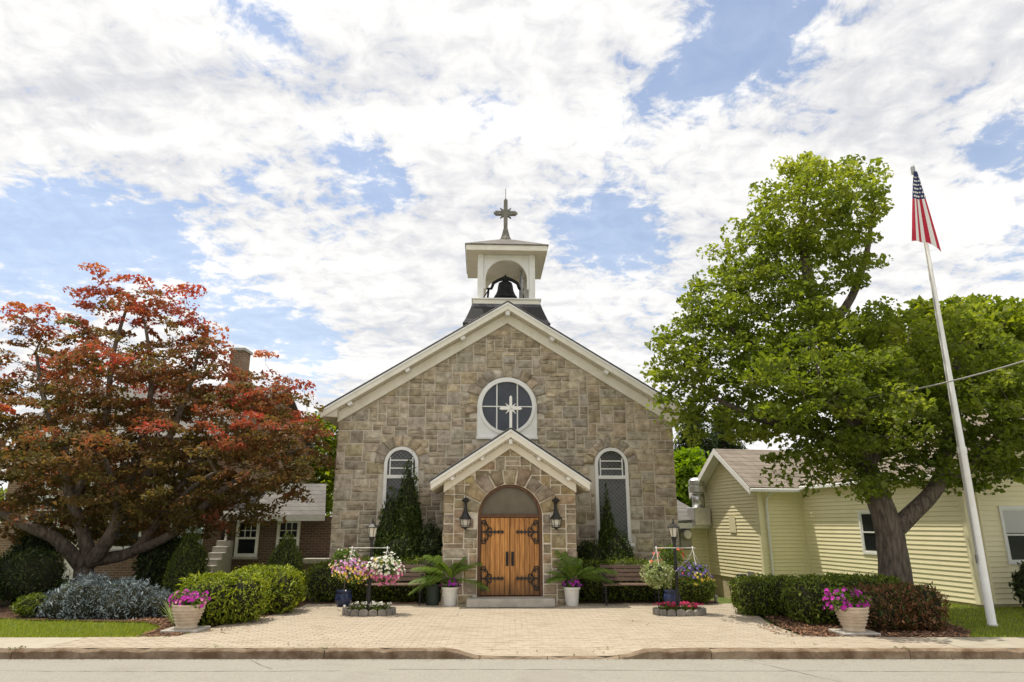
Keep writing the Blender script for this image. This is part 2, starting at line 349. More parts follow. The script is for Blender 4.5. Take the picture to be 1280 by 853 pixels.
M['leaf_dark'] = leafmat('dark_needle', [(0,(.02,.034,.010)),(.6,(.04,.065,.015)),(1,(.08,.115,.024))], trans=.2)
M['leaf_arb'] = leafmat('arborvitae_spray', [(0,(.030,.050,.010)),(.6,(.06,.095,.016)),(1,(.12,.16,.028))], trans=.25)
M['leaf_hedge'] = leafmat('hedge_leaf', [(0,(.055,.085,.012)),(.5,(.115,.16,.018)),(1,(.25,.29,.04))], trans=.3)
M['leaf_spruce'] = leafmat('dwarf_spruce_needle', [(0,(.045,.075,.012)),(.5,(.11,.155,.022)),(1,(.22,.26,.04))], trans=.2)
M['leaf_blue'] = leafmat('blue_spruce_needle', [(0,(.10,.13,.14)),(.5,(.20,.25,.26)),(1,(.36,.41,.42))], trans=.12)
M['leaf_brown'] = leafmat('browned_hedge_leaf', [(0,(.04,.07,.012)),(.30,(.09,.10,.02)),(.42,(.15,.07,.03)),(.8,(.22,.095,.045)),(1,(.28,.14,.07))], trans=.25)
M['leaf_fresh'] = leafmat('fresh_leaf', [(0,(.06,.12,.012)),(1,(.17,.25,.03))], trans=.35)
M['leaf_varieg'] = leafmat('variegated_leaf', [(0,(.15,.22,.04)),(.6,(.36,.42,.16)),(1,(.60,.62,.36))], trans=.3)
M['palm'] = leafmat('palm_leaflet', [(0,(.07,.14,.018)),(.6,(.15,.23,.03)),(1,(.26,.33,.06))], trans=.35)
M['core'] = mat('dark_core', (.012,.014,.006), (.03,.03,.012), scale=15, rough=1)  # near-black fill for the inside of shrubs, not a twig colour
def petal(n, c, c2): return leafmat(n, [(0, c), (1, c2)], trans=.25, rough=.6)
M['magenta'] = petal('magenta_petal', (.40,.02,.30), (.62,.06,.50)); M['purple'] = petal('purple_petal', (.22,.02,.30), (.40,.05,.48))
M['pink'] = petal('pink_petal', (.70,.16,.40), (.85,.34,.55)); M['lilac'] = petal('lilac_petal', (.58,.28,.55), (.75,.45,.68))
M['yellow'] = petal('yellow_petal', (.75,.55,.06), (.85,.72,.20)); M['whitepetal'] = petal('white_petal', (.75,.73,.62), (.85,.84,.78))
M['crimson'] = petal('crimson_petal', (.50,.02,.10), (.72,.06,.22)); M['coral'] = petal('coral_petal', (.75,.10,.08), (.85,.22,.16))
M['violet'] = petal('violet_petal', (.16,.11,.34), (.30,.22,.50))
M['whitepot'] = mat('white_glazed_pot', (.66,.64,.59), (.76,.74,.69), scale=6, rough=.4)
M['urn'] = mat('stone_urn', (.50,.41,.30), (.62,.52,.40), scale=12, rough=.85, bump=.3)
M['bluepot'] = mat('blue_glazed_pot', (.014,.022,.06), (.035,.05,.12), scale=5, rough=.15)
M['greenbin'] = mat('dark_green_plastic', (.018,.03,.022), (.03,.045,.032), rough=.5)
M['edging'] = mat('edging_block', (.17,.155,.135), (.28,.255,.22), scale=9, rough=.95, bump=.5, rand=.15)
M['benchwood'] = mat('bench_slat', (.10,.062,.042), (.17,.105,.075), scale=6, rough=.6, stretch=(.6,6,6), rand=.12)
M['siding'] = mat('yellow_siding', (.82,.745,.48), (.86,.785,.525), scale=2, rough=.5, rand=.025, dirt=(.8,.22,(.62,.57,.36)))
M['trim_y'] = mat('yellow_trim', (.82,.745,.49), (.86,.785,.53), rough=.5)
M['foundation'] = mat('tan_foundation', (.50,.41,.27), (.60,.50,.34), scale=5, rough=.9, bump=.3)
M['brick'] = brickmat('tan_brick', (.22,.12,.065), (.31,.185,.10), (.36,.31,.25), .21, .075, .010)
M['brick_dark'] = brickmat('brown_brick', (.13,.075,.05), (.19,.115,.075), (.24,.205,.17), .21, .075, .010)
M['teal'] = mat('pale_teal_board', (.36,.45,.42), (.42,.50,.47), rough=.6)
M['flag_red'] = mat('flag_red', (.48,.018,.045), rough=.75); M['flag_white'] = mat('flag_white', (.80,.78,.76), rough=.75); M['flag_blue'] = mat('flag_blue', (.022,.032,.11), rough=.75)
M['cable'] = mat('grey_cable', (.30,.29,.27), rough=.6)
M['blind'] = mat('window_blind', (.55,.55,.52), rough=.7)
M['side_stone'] = M['mortar']

# ------------------------------------------------------------------ ground
def sstep(a, b, x):
    t = min(1, max(0, (x-a)/(b-a))); return t*t*(3-2*t)
def ground_z(x, y):
    if y < 11.0: return -.34
    dip = sstep(4.6, 5.6, x)*(1-sstep(8.2, 9.6, x))*sstep(15.5, 17.2, y)*(1-sstep(26, 34, y))
    return -.035 - .62*dip
def make_ground():
    xs = sorted(set([-260,-120,-60,-34,-24] + [round(-18+.6*i, 3) for i in range(61)] + [24,34,60,120,260]))
    ys = sorted(set([-120,-60,-25,-8,2,9.9,10.99,11.0] + [round(11.6+.6*i, 3) for i in range(45)] + [42,50,65,90,140,260]))
    g = MB(); n = len(xs)
    for y in ys:
        for x in xs: g.v.append((x, y, ground_z(x, y)))
    for j in range(len(ys)-1):
        for i in range(n-1): g.f.append((j*n+i, j*n+i+1, (j+1)*n+i+1, (j+1)*n+i))
    struct(tag(g.build('ground', M['lawn']), 'grassy ground around the church'))
make_ground()
road = struct(tag(MB().slab([(-140,-6),(140,-6),(140,10.19),(-140,10.19)], -.30, -.12).build('road', M['road']), 'pale worn asphalt street in the foreground'))

cr_ = MB()
for (x0, x1, y0, y1) in ((-14,-2.2,9.45,9.52),(-1.6,6.5,9.50,9.36),(7.0,15,9.3,9.5),(-9,-7.4,9.9,8.2),(3.2,4.1,10.1,8.4),(-3.6,-3.1,10.1,9.5)):
    n = int(math.hypot(x1-x0, y1-y0)/.12); px_, py_ = None, None; w0 = 0
    for i in range(n+1):
        t = i/n; w0 += rnd.uniform(-.012,.012); x = x0+(x1-x0)*t; y = y0+(y1-y0)*t + w0; hw = rnd.uniform(.002,.007)
        cr_.v += [(x,y-hw,-.116),(x,y+hw,-.116)] if abs(x1-x0) > abs(y1-y0) else [(x-hw+w0,y-w0,-.116),(x+hw+w0,y-w0,-.116)]
        if i: k = len(cr_.v); cr_.f.append((k-4,k-2,k-1,k-3))
struct(tag(cr_.build('road_cracks', mat('crack_filler', (.07,.06,.05), (.14,.12,.10), scale=20, rough=1)), 'thin dark cracks in the asphalt street'))
gut = MB()
for i in range(2600):
    x = rnd.uniform(-9,9); y = 10.185-abs(rnd.gauss(0,.05)); r = rnd.uniform(.003,.011); a = rnd.uniform(0,3); gut.add([(x+r*math.cos(a+q*1.57), y+r*math.sin(a+q*1.57)*.7, -.117+.003*(q%2)) for q in range(4)], [(0,1,2,3)])
tag(struct(gut.build('gutter_grit', mat('grit', (.12,.09,.06), (.26,.20,.13), scale=9, rough=1, island=.5)), 'stuff'), 'grit and crumbs of leaf litter along the kerb gutter', 'grit')

# kerb stones with the dropped entry between them
kerb = bpy.data.objects.new('kerb', None); C.objects.link(kerb); struct(tag(kerb, 'granite kerb along the street'))
def kerb_h(x):   # top height along the kerb
    return -.112 + .112*max(1-sstep(-.95, -.35, x), sstep(1.38, 1.95, x))
joints = [-30,-24,-18,-14.2,-11,-9.2,-6.98,-2.62,-.45,.5,1.5,2.78,5.55,8.1,10.8,13.5,17,22,28]
for a, b in zip(joints[:-1], joints[1:]):
    k = MB(); m = max(6, int((b-a)/.16)); a += .006; b -= .006
    for i in range(m+1):
        x = a+(b-a)*i/m; h = kerb_h(x) - (rnd.uniform(.004,.022) if rnd.random() < .3 else 0); j = rnd.uniform(-.009, .009)
        k.v += [(x,10.192+j,-.25),(x,10.192+j,h-.02),(x,10.215+j,h+.001),(x,10.34,h+.001),(x,10.34,-.25)]
    for i in range(m):
        for q in range(4): k.f.append((i*5+q, (i+1)*5+q, (i+1)*5+q+1, i*5+q+1))
    k.f += [(4,3,2,1,0), tuple(m*5+q for q in range(5))]
    k.build('kerb_stone', M['kerb'], kerb)

# paved forecourt: running-bond pavers, 300 nearest the entry as pieces
def pave_z(x, y):
    d = sstep(-1.5, -.2, x)*(1-sstep(1.25, 2.4, x))*(1-sstep(10.3, 11.35, y))
    return -.108*d
PXL = lambda y: -5.25 + .75*sstep(11.3, 15.3, y) if y > 11.27 else -6.6
PXR = lambda y: 4.55 + .45*sstep(12.5, 15.4, y) if y > 11.27 else 6.4
plaza = bpy.data.objects.new('plaza', None); C.objects.link(plaza); struct(tag(plaza, 'tan paved forecourt before the church porch'))
bed = MB(); nx, ny = 60, 30
for j in range(ny+1):
    for i in range(nx+1):
        y = 10.345 + 5.5*j/ny; x = -6.6 + 13.0*i/nx
        x = min(max(x, PXL(y)), PXR(y)); bed.v.append((x, y, pave_z(x, y) - .006))
for j in range(ny):
    for i in range(nx): bed.f.append((j*(nx+1)+i, j*(nx+1)+i+1, (j+1)*(nx+1)+i+1, (j+1)*(nx+1)+i))
bed.build('joint_sand', M['paver_bed'], plaza)
pv = []
row = 0; y = 10.35
while y < 15.75:
    x = -6.6 + (.1 if row % 2 else 0)
    while x < 6.4:
        if PXL(y) <= x and x+.2 <= PXR(y): pv.append((abs(x-.45)*.25 + (y-10.35), x, y))
        x += .205
    y += .103; row += 1
pv.sort()
def paver_mb(mb, x, y):
    j = rnd.uniform(-.002, .002); g = .0018; e = .0032
    o = [(x+g,y+g),(x+.205-g,y+g),(x+.205-g,y+.103-g),(x+g,y+.103-g)]; i_ = [(x+g+e,y+g+e),(x+.205-g-e,y+g+e),(x+.205-g-e,y+.103-g-e),(x+g+e,y+.103-g-e)]
    vs = [(a,b,pave_z(a,b)-.010+j) for a,b in o] + [(a,b,pave_z(a,b)+j) for a,b in i_]
    mb.add(vs, [(0,1,5,4),(1,2,6,5),(2,3,7,6),(3,0,4,7),(4,5,6,7)])
rest = MB()
for k, (_, x, y) in enumerate(pv):
    if k < 300:
        b = MB(); paver_mb(b, x, y); b.build('paver', M['paver'], plaza)
    else: paver_mb(rest, x, y)
rest.build('paver_field', M['paver_mass'], plaza, stuff=True)

# side pavements: slabs
for sgn, x0, x1, lab in ((-1, -30, -6.61, 'pale concrete pavement left of the forecourt'), (1, 6.41, 30, 'pale concrete pavement right of the forecourt')):
    pvm = bpy.data.objects.new('pavement', None); C.objects.link(pvm); struct(tag(pvm, lab))
    n = int((x1-x0)/1.5)
    for i in range(n):
        a = x0+(x1-x0)*i/n; b = x0+(x1-x0)*(i+1)/n
        MB().box(a+.006, b-.006, 10.346, 11.26, -.3, rnd.uniform(-.003, .003)).build('paving_slab', M['walk'], pvm, bev=.006)

def sheet(name, poly, z, m, label):
    n = len(poly); b = MB().add([(x, y, z) for x, y in poly], [tuple(range(n))])
    o = b.build(name, m); struct(tag(o, label)); return o
# mulch beds
bedL = [(-5.85,11.28),(-5.28,11.28),(-5.05,12.4),(-4.65,13.6),(-4.5,14.6),(-4.48,15.9),(-4.4,17.4),(-11.5,17.6),(-12.5,14.6),(-9,13.3),(-6.6,13.0),(-6.0,12.4)]
sheet('mulch_bed', bedL, -.008, M['mulch'], 'brown bark mulch around the left hedges')
bedR = [(4.66,11.28),(7.1,11.28),(7.6,12.0),(8.0,14.5),(6.2,15.6),(5.06,15.4),(4.9,14.4),(4.62,12.6)]
sheet('mulch_bed', bedR, -.008, M['mulch'], 'brown bark mulch around the right hedges')
bedC = [(-4.47,15.62),(-1.6,15.7),(-1.6,17.4),(-4.38,17.4)]
sheet('soil_strip', [(-4.45,15.75),(-1.55,15.78),(-1.55,17.3),(-4.38,17.3)], .004, M['mulch'], 'shaded soil under the hedge left of the porch')
sheet('soil_strip', [(1.5,15.8),(4.6,15.8),(4.6,17.5),(1.5,17.5)], .004, M['mulch'], 'shaded soil under the hedge right of the porch')
def inside(p, poly):
    x, y = p; c = False; n = len(poly)
    for i in range(n):
        x1, y1 = poly[i]; x2, y2 = poly[(i+1) % n]
        if (y1 > y) != (y2 > y) and x < (x2-x1)*(y-y1)/(y2-y1)+x1: c = not c
    return c
chips = MB()
def chip(x, y):
    a = rnd.uniform(0, 6.28); l = rnd.uniform(.012, .035); w = l*.4; z = .004+rnd.uniform(0, .012); t = rnd.uniform(-.012, .012)
    ca, sa = math.cos(a), math.sin(a)
    chips.add([(x+ca*l+sa*w,y+sa*l-ca*w,z+t),(x+ca*l-sa*w,y+sa*l+ca*w,z+t),(x-ca*l-sa*w,y-sa*l+ca*w,z-t),(x-ca*l+sa*w,y-sa*l-ca*w,z-t)], [(0,1,2,3)])
while len(chips.f) < 9000:
    p = (rnd.uniform(-7,-4.4), rnd.uniform(11.3, 15.5)) if rnd.random() < .5 else (rnd.uniform(4.5, 8), rnd.uniform(11.3, 14.5))
    if inside(p, bedL) or inside(p, bedR): chip(*p)
for i in range(160): chip(rnd.uniform(-5.4,-4.3), rnd.uniform(11.6,14.5)); chip(rnd.uniform(4.2,4.9), rnd.uniform(11.3,12.6))
tag(struct(chips.build('bark_chips', M['mulch_chip']), 'stuff'), 'loose reddish bark chips on the mulch beds', 'mulch')

def grass():
    P = []
    while len(P) < 46000:
        if rnd.random() < .62: p = (rnd.uniform(-12.5,-5.3), 11.27+4.0*rnd.random()**1.4)
        else: p = (rnd.uniform(6.9, 13.5), 11.27+5*rnd.random()**1.3)
        if inside(p, bedL) or inside(p, bedR): continue
        P.append(p)
    P = np.array(P); n = len(P)
    h = rng.uniform(.03,.075,n); a = rng.uniform(0,6.28,n); w = rng.uniform(.004,.008,n)
    lean = rng.normal(0,.025,(n,2)); z0 = -.036
    V = np.zeros((n,3,3)); V[:,0,:2] = P + np.stack([np.cos(a)*w, np.sin(a)*w],1); V[:,1,:2] = P - np.stack([np.cos(a)*w, np.sin(a)*w],1); V[:,2,:2] = P+lean
    V[:,:2,2] = z0; V[:,2,2] = z0+h
    F = np.arange(n*3).reshape(n,3)
    o = npobj('grass', V.reshape(-1,3), F, M['grass']); o['kind'] = 'stuff'; tag(o, 'mown green grass along the pavement', 'grass')

def npobj(name, V, F, m, parent=None, tint=None, smooth=False):
    me = bpy.data.meshes.new(name); nv = len(V); nf = len(F); k = F.shape[1]
    me.vertices.add(nv); me.vertices.foreach_set('co', V.astype(np.float32).ravel())
    me.loops.add(nf*k); me.loops.foreach_set('vertex_index', F.astype(np.int32).ravel())
    me.polygons.add(nf); me.polygons.foreach_set('loop_start', np.arange(0, nf*k, k, dtype=np.int32)); me.polygons.foreach_set('loop_total', np.full(nf, k, np.int32))
    if smooth: me.polygons.foreach_set('use_smooth', np.ones(nf, bool))
    me.update(calc_edges=True)
    if tint is not None:
        a = me.attributes.new('tint', 'FLOAT', 'POINT'); a.data.foreach_set('value', tint.astype(np.float32))
    me.materials.append(m)
    o = bpy.data.objects.new(name, me); C.objects.link(o)
    if parent: o.parent = parent
    return o
grass()

# ------------------------------------------------------------------ foliage tools
def unit(v): return v/np.maximum(np.linalg.norm(v, axis=1, keepdims=True), 1e-9)
def leaf_geo(P, Nn, L, W, fold=.25, along=None):
    """kite leaves at P with normal Nn; returns verts, tris"""
    n = len(P); Nn = unit(Nn)
    d = rng.normal(size=(n,3)) if along is None else along + rng.normal(size=(n,3))*.35
    d = unit(d - Nn*np.sum(d*Nn,1,keepdims=True)); s = np.cross(Nn, d)
    L = L[:,None]; W = W[:,None]
    base = P - d*L*.5; tip = P + d*L*.5 - Nn*L*.12; l = P - d*L*.05 + s*W*.5 + Nn*W*fold; r = P - d*L*.05 - s*W*.5 + Nn*W*fold
    V = np.stack([base, r, tip, l], 1).reshape(-1,3)
    i = np.arange(n)[:,None]*4
    F = np.concatenate([i+np.array([[0,1,2]]), i+np.array([[0,2,3]])], 1).reshape(-1,3)
    return V, F
def lumps(D, k, amp, seed):
    r = np.random.default_rng(seed); out = np.zeros(len(D))
    for _ in range(7):
        v = r.normal(size=3)*k; out += np.sin(D@v + r.uniform(0,6.28))
    return 1 + amp*out/2.6
def shrub_pts(n, c, rad, e, seed, shell=.22, lump=.07, k=5, cone=0.0):
    D = unit(rng.normal(size=(n,3)))
    a = np.abs(D)/np.array(rad); r = (a**e).sum(1)**(-1/e)
    r = r*lumps(D, k, lump, seed)
    t = 1 - shell*rng.random(n)**1.6 + np.where(rng.random(n) < .07, rng.uniform(0,.13,n), 0)
    P = D*(r*t)[:,None]
    if cone:
        h = (P[:,2]/rad[2]+1)/2; sc_ = 1-cone*np.clip(h,0,1)**1.15
        P[:,0] *= sc_; P[:,1] *= sc_
    Nn = D + np.array([0,0,.35])
    if cone: Nn = D*np.array([1,1,.4]) + np.array([0,0,.3])
    P = P + np.array(c)
    return P, Nn
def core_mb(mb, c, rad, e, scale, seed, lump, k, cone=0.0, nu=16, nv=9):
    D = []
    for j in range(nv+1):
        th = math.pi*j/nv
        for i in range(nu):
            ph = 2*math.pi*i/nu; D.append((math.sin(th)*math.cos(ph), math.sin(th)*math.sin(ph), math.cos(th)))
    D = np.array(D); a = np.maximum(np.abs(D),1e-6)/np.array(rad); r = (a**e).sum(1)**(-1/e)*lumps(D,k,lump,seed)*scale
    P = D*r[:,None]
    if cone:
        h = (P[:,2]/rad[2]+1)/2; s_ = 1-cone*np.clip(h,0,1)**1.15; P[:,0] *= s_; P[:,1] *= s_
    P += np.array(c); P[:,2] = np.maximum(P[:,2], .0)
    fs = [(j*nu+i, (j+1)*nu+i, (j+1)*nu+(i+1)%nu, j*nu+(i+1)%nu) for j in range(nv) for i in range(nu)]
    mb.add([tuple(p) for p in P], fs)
SH = 0
def shrub(name, label, cat, blobs, m, n, size, group=None, upright=False, core=.84, aspect=.45, shell=.22, lump=.07, k=5, seed=None, stem=True, rough=1.0):
    """blobs: (cx,cy,z0,z1,rx,ry,e,cone)"""
    global SH; SH += 1
    cx = sum(b[0] for b in blobs)/len(blobs); cy = sum(b[1] for b in blobs)/len(blobs)
    root = thing(name, label, cat, (cx, cy, 0), 0, group)
    Vs, Fs, o = [], [], 0; cb = MB(); tot = sum((b[4]+b[5])*(b[3]-b[2]) for b in blobs)
    for q, (bx, by, z0, z1, rx, ry, e, cone) in enumerate(blobs):
        c = (bx-cx, by-cy, (z0+z1)/2); rad = (rx, ry, (z1-z0)/2); nn = int(n*(rx+ry)*(z1-z0)/tot); sd = SH*10+q
        P, Nn = shrub_pts(nn, c, rad, e, sd, shell, lump, k, cone)
        keep = P[:,2] > .01; P = P[keep]; Nn = Nn[keep]
        L = size*np.clip(rng.lognormal(-.08,.42,len(P)),.35,2.2); Nn = Nn + rng.normal(size=P.shape)*.55*rough
        al = None
        if upright: al = np.tile(np.array([[0,0,1.0]]),(len(P),1)) + Nn*.3
        else: al = unit(Nn)*.8 + np.array([0,0,.5])
        Nl = unit(Nn)*.6 + rng.normal(size=P.shape)*.6
        V, F = leaf_geo(P, Nl, L, L*aspect, along=al)
        Vs.append(V); Fs.append(F+o); o += len(V)
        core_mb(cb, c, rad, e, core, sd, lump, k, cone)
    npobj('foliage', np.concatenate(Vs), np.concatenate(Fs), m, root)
    cb.build('dark_core', M['core'], root, smooth=True)  # solid dark core added inside the leaves to block see-through
    return root

class Tree:
    def __init__(s): s.P = []; s.par = []; s.rmin = []
    def node(s, p, par, r=0.0): s.P.append(np.array(p, float)); s.par.append(par); s.rmin.append(r); return len(s.P)-1
    def limb(s, pts, rads, par=-1, sub=4):
        pts = [np.array(p, float) for p in pts]
        if par == -1 and s.P:
            par = min(range(len(s.P)), key=lambda i: np.linalg.norm(s.P[i]-pts[0]))
        elif par == -1: par = s.node(pts[0], -1, rads[0])
        if par >= 0 and np.linalg.norm(s.P[par]-pts[0]) > 1e-6: pass
        prev = pts[0]; pr = rads[0]; cur = par
        n = len(pts)
        for i in range(1, n):
            p0 = pts[max(i-2,0)]; p1 = pts[i-1]; p2 = pts[i]; p3 = pts[min(i+1,n-1)]
            for q in range(1, sub+1):
                t = q/sub
                p = .5*((2*p1)+(-p0+p2)*t+(2*p0-5*p1+4*p2-p3)*t*t+(-p0+3*p1-3*p2+p3)*t**3)
                cur = s.node(p + rng.normal(size=3)*.004, cur, rads[i-1]+(rads[i]-rads[i-1])*t)
        return cur
    def grow(s, clumps, step=.32, tipr=.007, wob=.06, lift=.0, expo=2.35):
        cl = np.array(clumps); P = np.array(s.P)
        dist = np.array([np.min(np.linalg.norm(P-c, axis=1)) for c in cl])
        depth = {0: 0}
        for i in np.argsort(dist):
            c = cl[i]; A = np.array(s.P); d = np.linalg.norm(A-c, axis=1) + np.where(A[:,2] > c[2]+.15, .5, 0)
            j = int(np.argmin(d)); a = s.P[j]; L = np.linalg.norm(c-a); m = max(1, int(L/step)); cur = j
            side = rng.normal(size=3)*wob*L
            for q in range(1, m+1):
                t = q/m; p = a+(c-a)*t + side*math.sin(math.pi*t) + np.array([0,0,lift*L*math.sin(math.pi*t)])
                cur = s.node(p, cur)
        n = len(s.P); acc = np.zeros(n); r = np.zeros(n)
        kids = [[] for _ in range(n)]
        for i, p in enumerate(s.par):
            if p >= 0: kids[p].append(i)
        for i in range(n-1, -1, -1):
            r[i] = max(tipr, acc[i]**(1/expo) if acc[i] > 0 else tipr)
            if s.rmin[i]: r[i] = s.rmin[i]
            if s.par[i] >= 0: acc[s.par[i]] += min(r[i], .09)**expo
        s.r = r; s.kids = kids
    def mesh(s, name, m, parent, origin):
        mb = MB(); starts = [(0, None)]
        while starts:
            i, pre = starts.pop(); ch = [] if pre is None else [pre]; ch.append(i)
            while s.kids[i]:
                ks = sorted(s.kids[i], key=lambda k: -s.r[k])
                for k in ks[1:]: starts.append((k, i))
                i = ks[0]; ch.append(i)
            if len(ch) < 2: continue
            rad = [s.r[c] for c in ch]
            if pre is not None: rad[0] = min(rad[0], rad[1]*1.25)
            mx = max(rad); nn = 12 if mx > .15 else (7 if mx > .04 else (5 if mx > .02 else 3))
            pts = [s.P[c]-origin for c in ch]
            mb.tube(pts, rad, nn, cap=nn > 3)
        return mb.build(name, m, parent, smooth=True)
def blob_clumps(blobs, n, seed, minsep, shellbias=.55):
    """blobs (cx,cy,cz,rx,ry,rz[,w]); points spread through the union, more near the outside"""
    r = np.random.default_rng(seed); B = np.array([b[:6] for b in blobs]); vol = B[:,3]*B[:,4]*B[:,5]; vol = vol**.8; vol /= vol.sum()
    out = []; tries = 0
    while len(out) < n and tries < n*60:
        tries += 1
        b = B[r.choice(len(B), p=vol)]; d = r.normal(size=3); d /= np.linalg.norm(d); t = r.random()**(1/3)
        t = t**(1-shellbias) if r.random() < .7 else t
        p = b[:3] + d*b[3:]*t
        if out:
            if np.min(np.linalg.norm(np.array(out)-p, axis=1)) < minsep*(1 if tries < n*25 else .6): continue
        out.append(p)
    return np.array(out)
def crown(name, clumps, per, spread, flat, size, aspect, m, parent, origin, tintfn=None, up=1.0, hang=0.0):
    K = len(clumps); cen = np.repeat(clumps, per, 0); n = len(cen)
    cs = np.repeat(rng.uniform(.65,1.3,K), per)[:,None]
    # each spray leans its own way
    ax = unit(np.stack([rng.normal(0,.35,K), rng.normal(0,.35,K), np.ones(K)],1)); axr = np.repeat(ax, per, 0)
    off = rng.normal(size=(n,3)); off /= np.maximum(1, np.linalg.norm(off,axis=1,keepdims=True)/1.7)
    along = np.sum(off*axr,1,keepdims=True); off = off - axr*along*(1-flat)
    P = cen + off*spread*cs
    P[:,2] -= hang*np.sum(off[:,:2]**2,1)*spread
    Nn = axr*up + rng.normal(size=(n,3))*.75
    L = size*np.clip(rng.lognormal(-.06,.38,n),.35,1.9); V, F = leaf_geo(P, Nn, L, L*aspect)
    tint = None
    if tintfn is not None: tint = np.repeat(np.repeat(tintfn(clumps), per) + rng.normal(0,.05,n), 4)
    return npobj(name, V-origin, F, m, parent, tint)

# ------------------------------------------------------------------ stonework
def area(p): return .5*sum(p[i][0]*p[(i+1)%len(p)][1]-p[(i+1)%len(p)][0]*p[i][1] for i in range(len(p)))
def cen(p): return (sum(a for a,_ in p)/len(p), sum(b for _,b in p)/len(p))
def clip(p, nx_, nz_, d):
    out = []; n = len(p)
    for i in range(n):
        a = p[i]; b = p[(i+1)%n]; fa = nx_*a[0]+nz_*a[1]-d; fb = nx_*b[0]+nz_*b[1]-d
        if fa <= 0: out.append(a)
        if fa*fb < 0:
            t = fa/(fa-fb); out.append((a[0]+(b[0]-a[0])*t, a[1]+(b[1]-a[1])*t))
    return out
def ashlar(x0, x1, z0, z1, cw, chh, r, sizes):
    nx_ = round((x1-x0)/cw); nz_ = round((z1-z0)/chh); cw = (x1-x0)/nx_; chh = (z1-z0)/nz_
    occ = [[False]*nx_ for _ in range(nz_)]; out = []
    for j in range(nz_):
        for i in range(nx_):
            if occ[j][i]: continue
            w, h = r.choice(sizes)
            ww = 0
            while ww < w and i+ww < nx_ and not occ[j][i+ww]: ww += 1
            if i+ww < nx_ and not occ[j][i+ww] and (i+ww+1 >= nx_ or occ[j][i+ww+1]): ww += 1
            hh = 1
            while hh < h and j+hh < nz_ and not any(occ[j+hh][i+q] for q in range(ww)): hh += 1
            for b in range(hh):
                for a in range(ww): occ[j+b][i+a] = True
            out.append([(x0+i*cw, z0+j*chh), (x0+(i+ww)*cw, z0+j*chh), (x0+(i+ww)*cw, z0+(j+hh)*chh), (x0+i*cw, z0+(j+hh)*chh)])
    return out
def shrink(p, g):
    c = cen(p); out = []
    for x, z in p:
        dx, dz = x-c[0], z-c[1]; out.append((x-math.copysign(min(g,abs(dx)*.4),dx)+rnd.uniform(-.006,.006), z-math.copysign(min(g,abs(dz)*.4),dz)+rnd.uniform(-.006,.006)))
    return out
def stone_mesh(mb, p, depth, fn=lambda x,y,z: (x,y,z)):
    q = []
    n = len(p)
    for i in range(n):
        a = p[i]; b = p[(i+1)%n]; q.append(a)
        if n <= 4 and math.hypot(a[0]-b[0],a[1]-b[1]) > .1: q.append(((a[0]+b[0])/2+rnd.uniform(-.007,.007), (a[1]+b[1])/2+rnd.uniform(-.007,.007)))
    n = len(q); c = cen(q); vs = []
    for x, z in q: vs.append((x, .012, z))
    for x, z in q: vs.append((x+(c[0]-x)*.03, -depth*rnd.uniform(.25,.55), z+(c[1]-z)*.03))
    for x, z in q:
        s = rnd.uniform(.16,.40); vs.append((x+(c[0]-x)*s, -depth*rnd.uniform(.7,1.15), z+(c[1]-z)*s))
    vs.append((c[0]+rnd.uniform(-.02,.02), -depth*rnd.uniform(.8,1.25), c[1]))
    fs = []
    for i in range(n):
        j = (i+1)%n
        fs += [(i,j,n+j,n+i),(n+i,n+j,2*n+j,2*n+i),(2*n+i,2*n+j,3*n)]
    mb.add([fn(*v) for v in vs], fs)
def voussoirs(cx, cz, r0, r1, n, a0, a1, vary=.12, r=rnd):
    out = []
    for i in range(n):
        b0 = a0+(a1-a0)*i/n; b1 = a0+(a1-a0)*(i+1)/n; ro = r1*(1+r.uniform(-vary,vary)*.5)
        g = .008
        pts = [(r0, b0+g/r0),(ro, b0+g/ro),(ro, b1-g/ro),(r0, b1-g/r0)]
        poly = [(cx+q*math.cos(t), cz+q*math.sin(t)) for q, t in pts]
        if area(poly) < 0: poly = poly[::-1]
        out.append(poly)
    return out
def cut_holes(p, holes):
    for h in holes:
        c = cen(p)
        cx, cz, rr, bottom = h     # arch: disc above cz, straight jambs below down to 'bottom'
        dx, dz = c[0]-cx, c[1]-cz
        if dz >= 0 or bottom is None:
            d = math.hypot(dx, dz)
            if d < rr*.9: return []
            near = min(math.hypot(x-cx, z-cz) for x, z in p)
            if near < rr: p = clip(p, -dx/d, -dz/d, -(cx*dx/d+cz*dz/d) - rr*.995)
        elif c[1] > bottom:
            if abs(dx) < rr*.9: return []
            if dx > 0: p = clip(p, -1, 0, -(cx+rr))
            else: p = clip(p, 1, 0, cx-rr)
        else:
            if c[1] > bottom-.4 and abs(dx) < rr: p = clip(p, 0, 1, bottom)
        if len(p) < 3: return []
    return p

# ------------------------------------------------------------------ church
church = thing('stone_church', 'small grey stone church with white gable trim, arched porch and open belfry', 'church', (-.13, 17.5, 0), R(2.5))
HW, WZ, SL = 4.35, 4.43, .61       # half width, wall height at the eave, roof slope
RZ = WZ+HW*SL
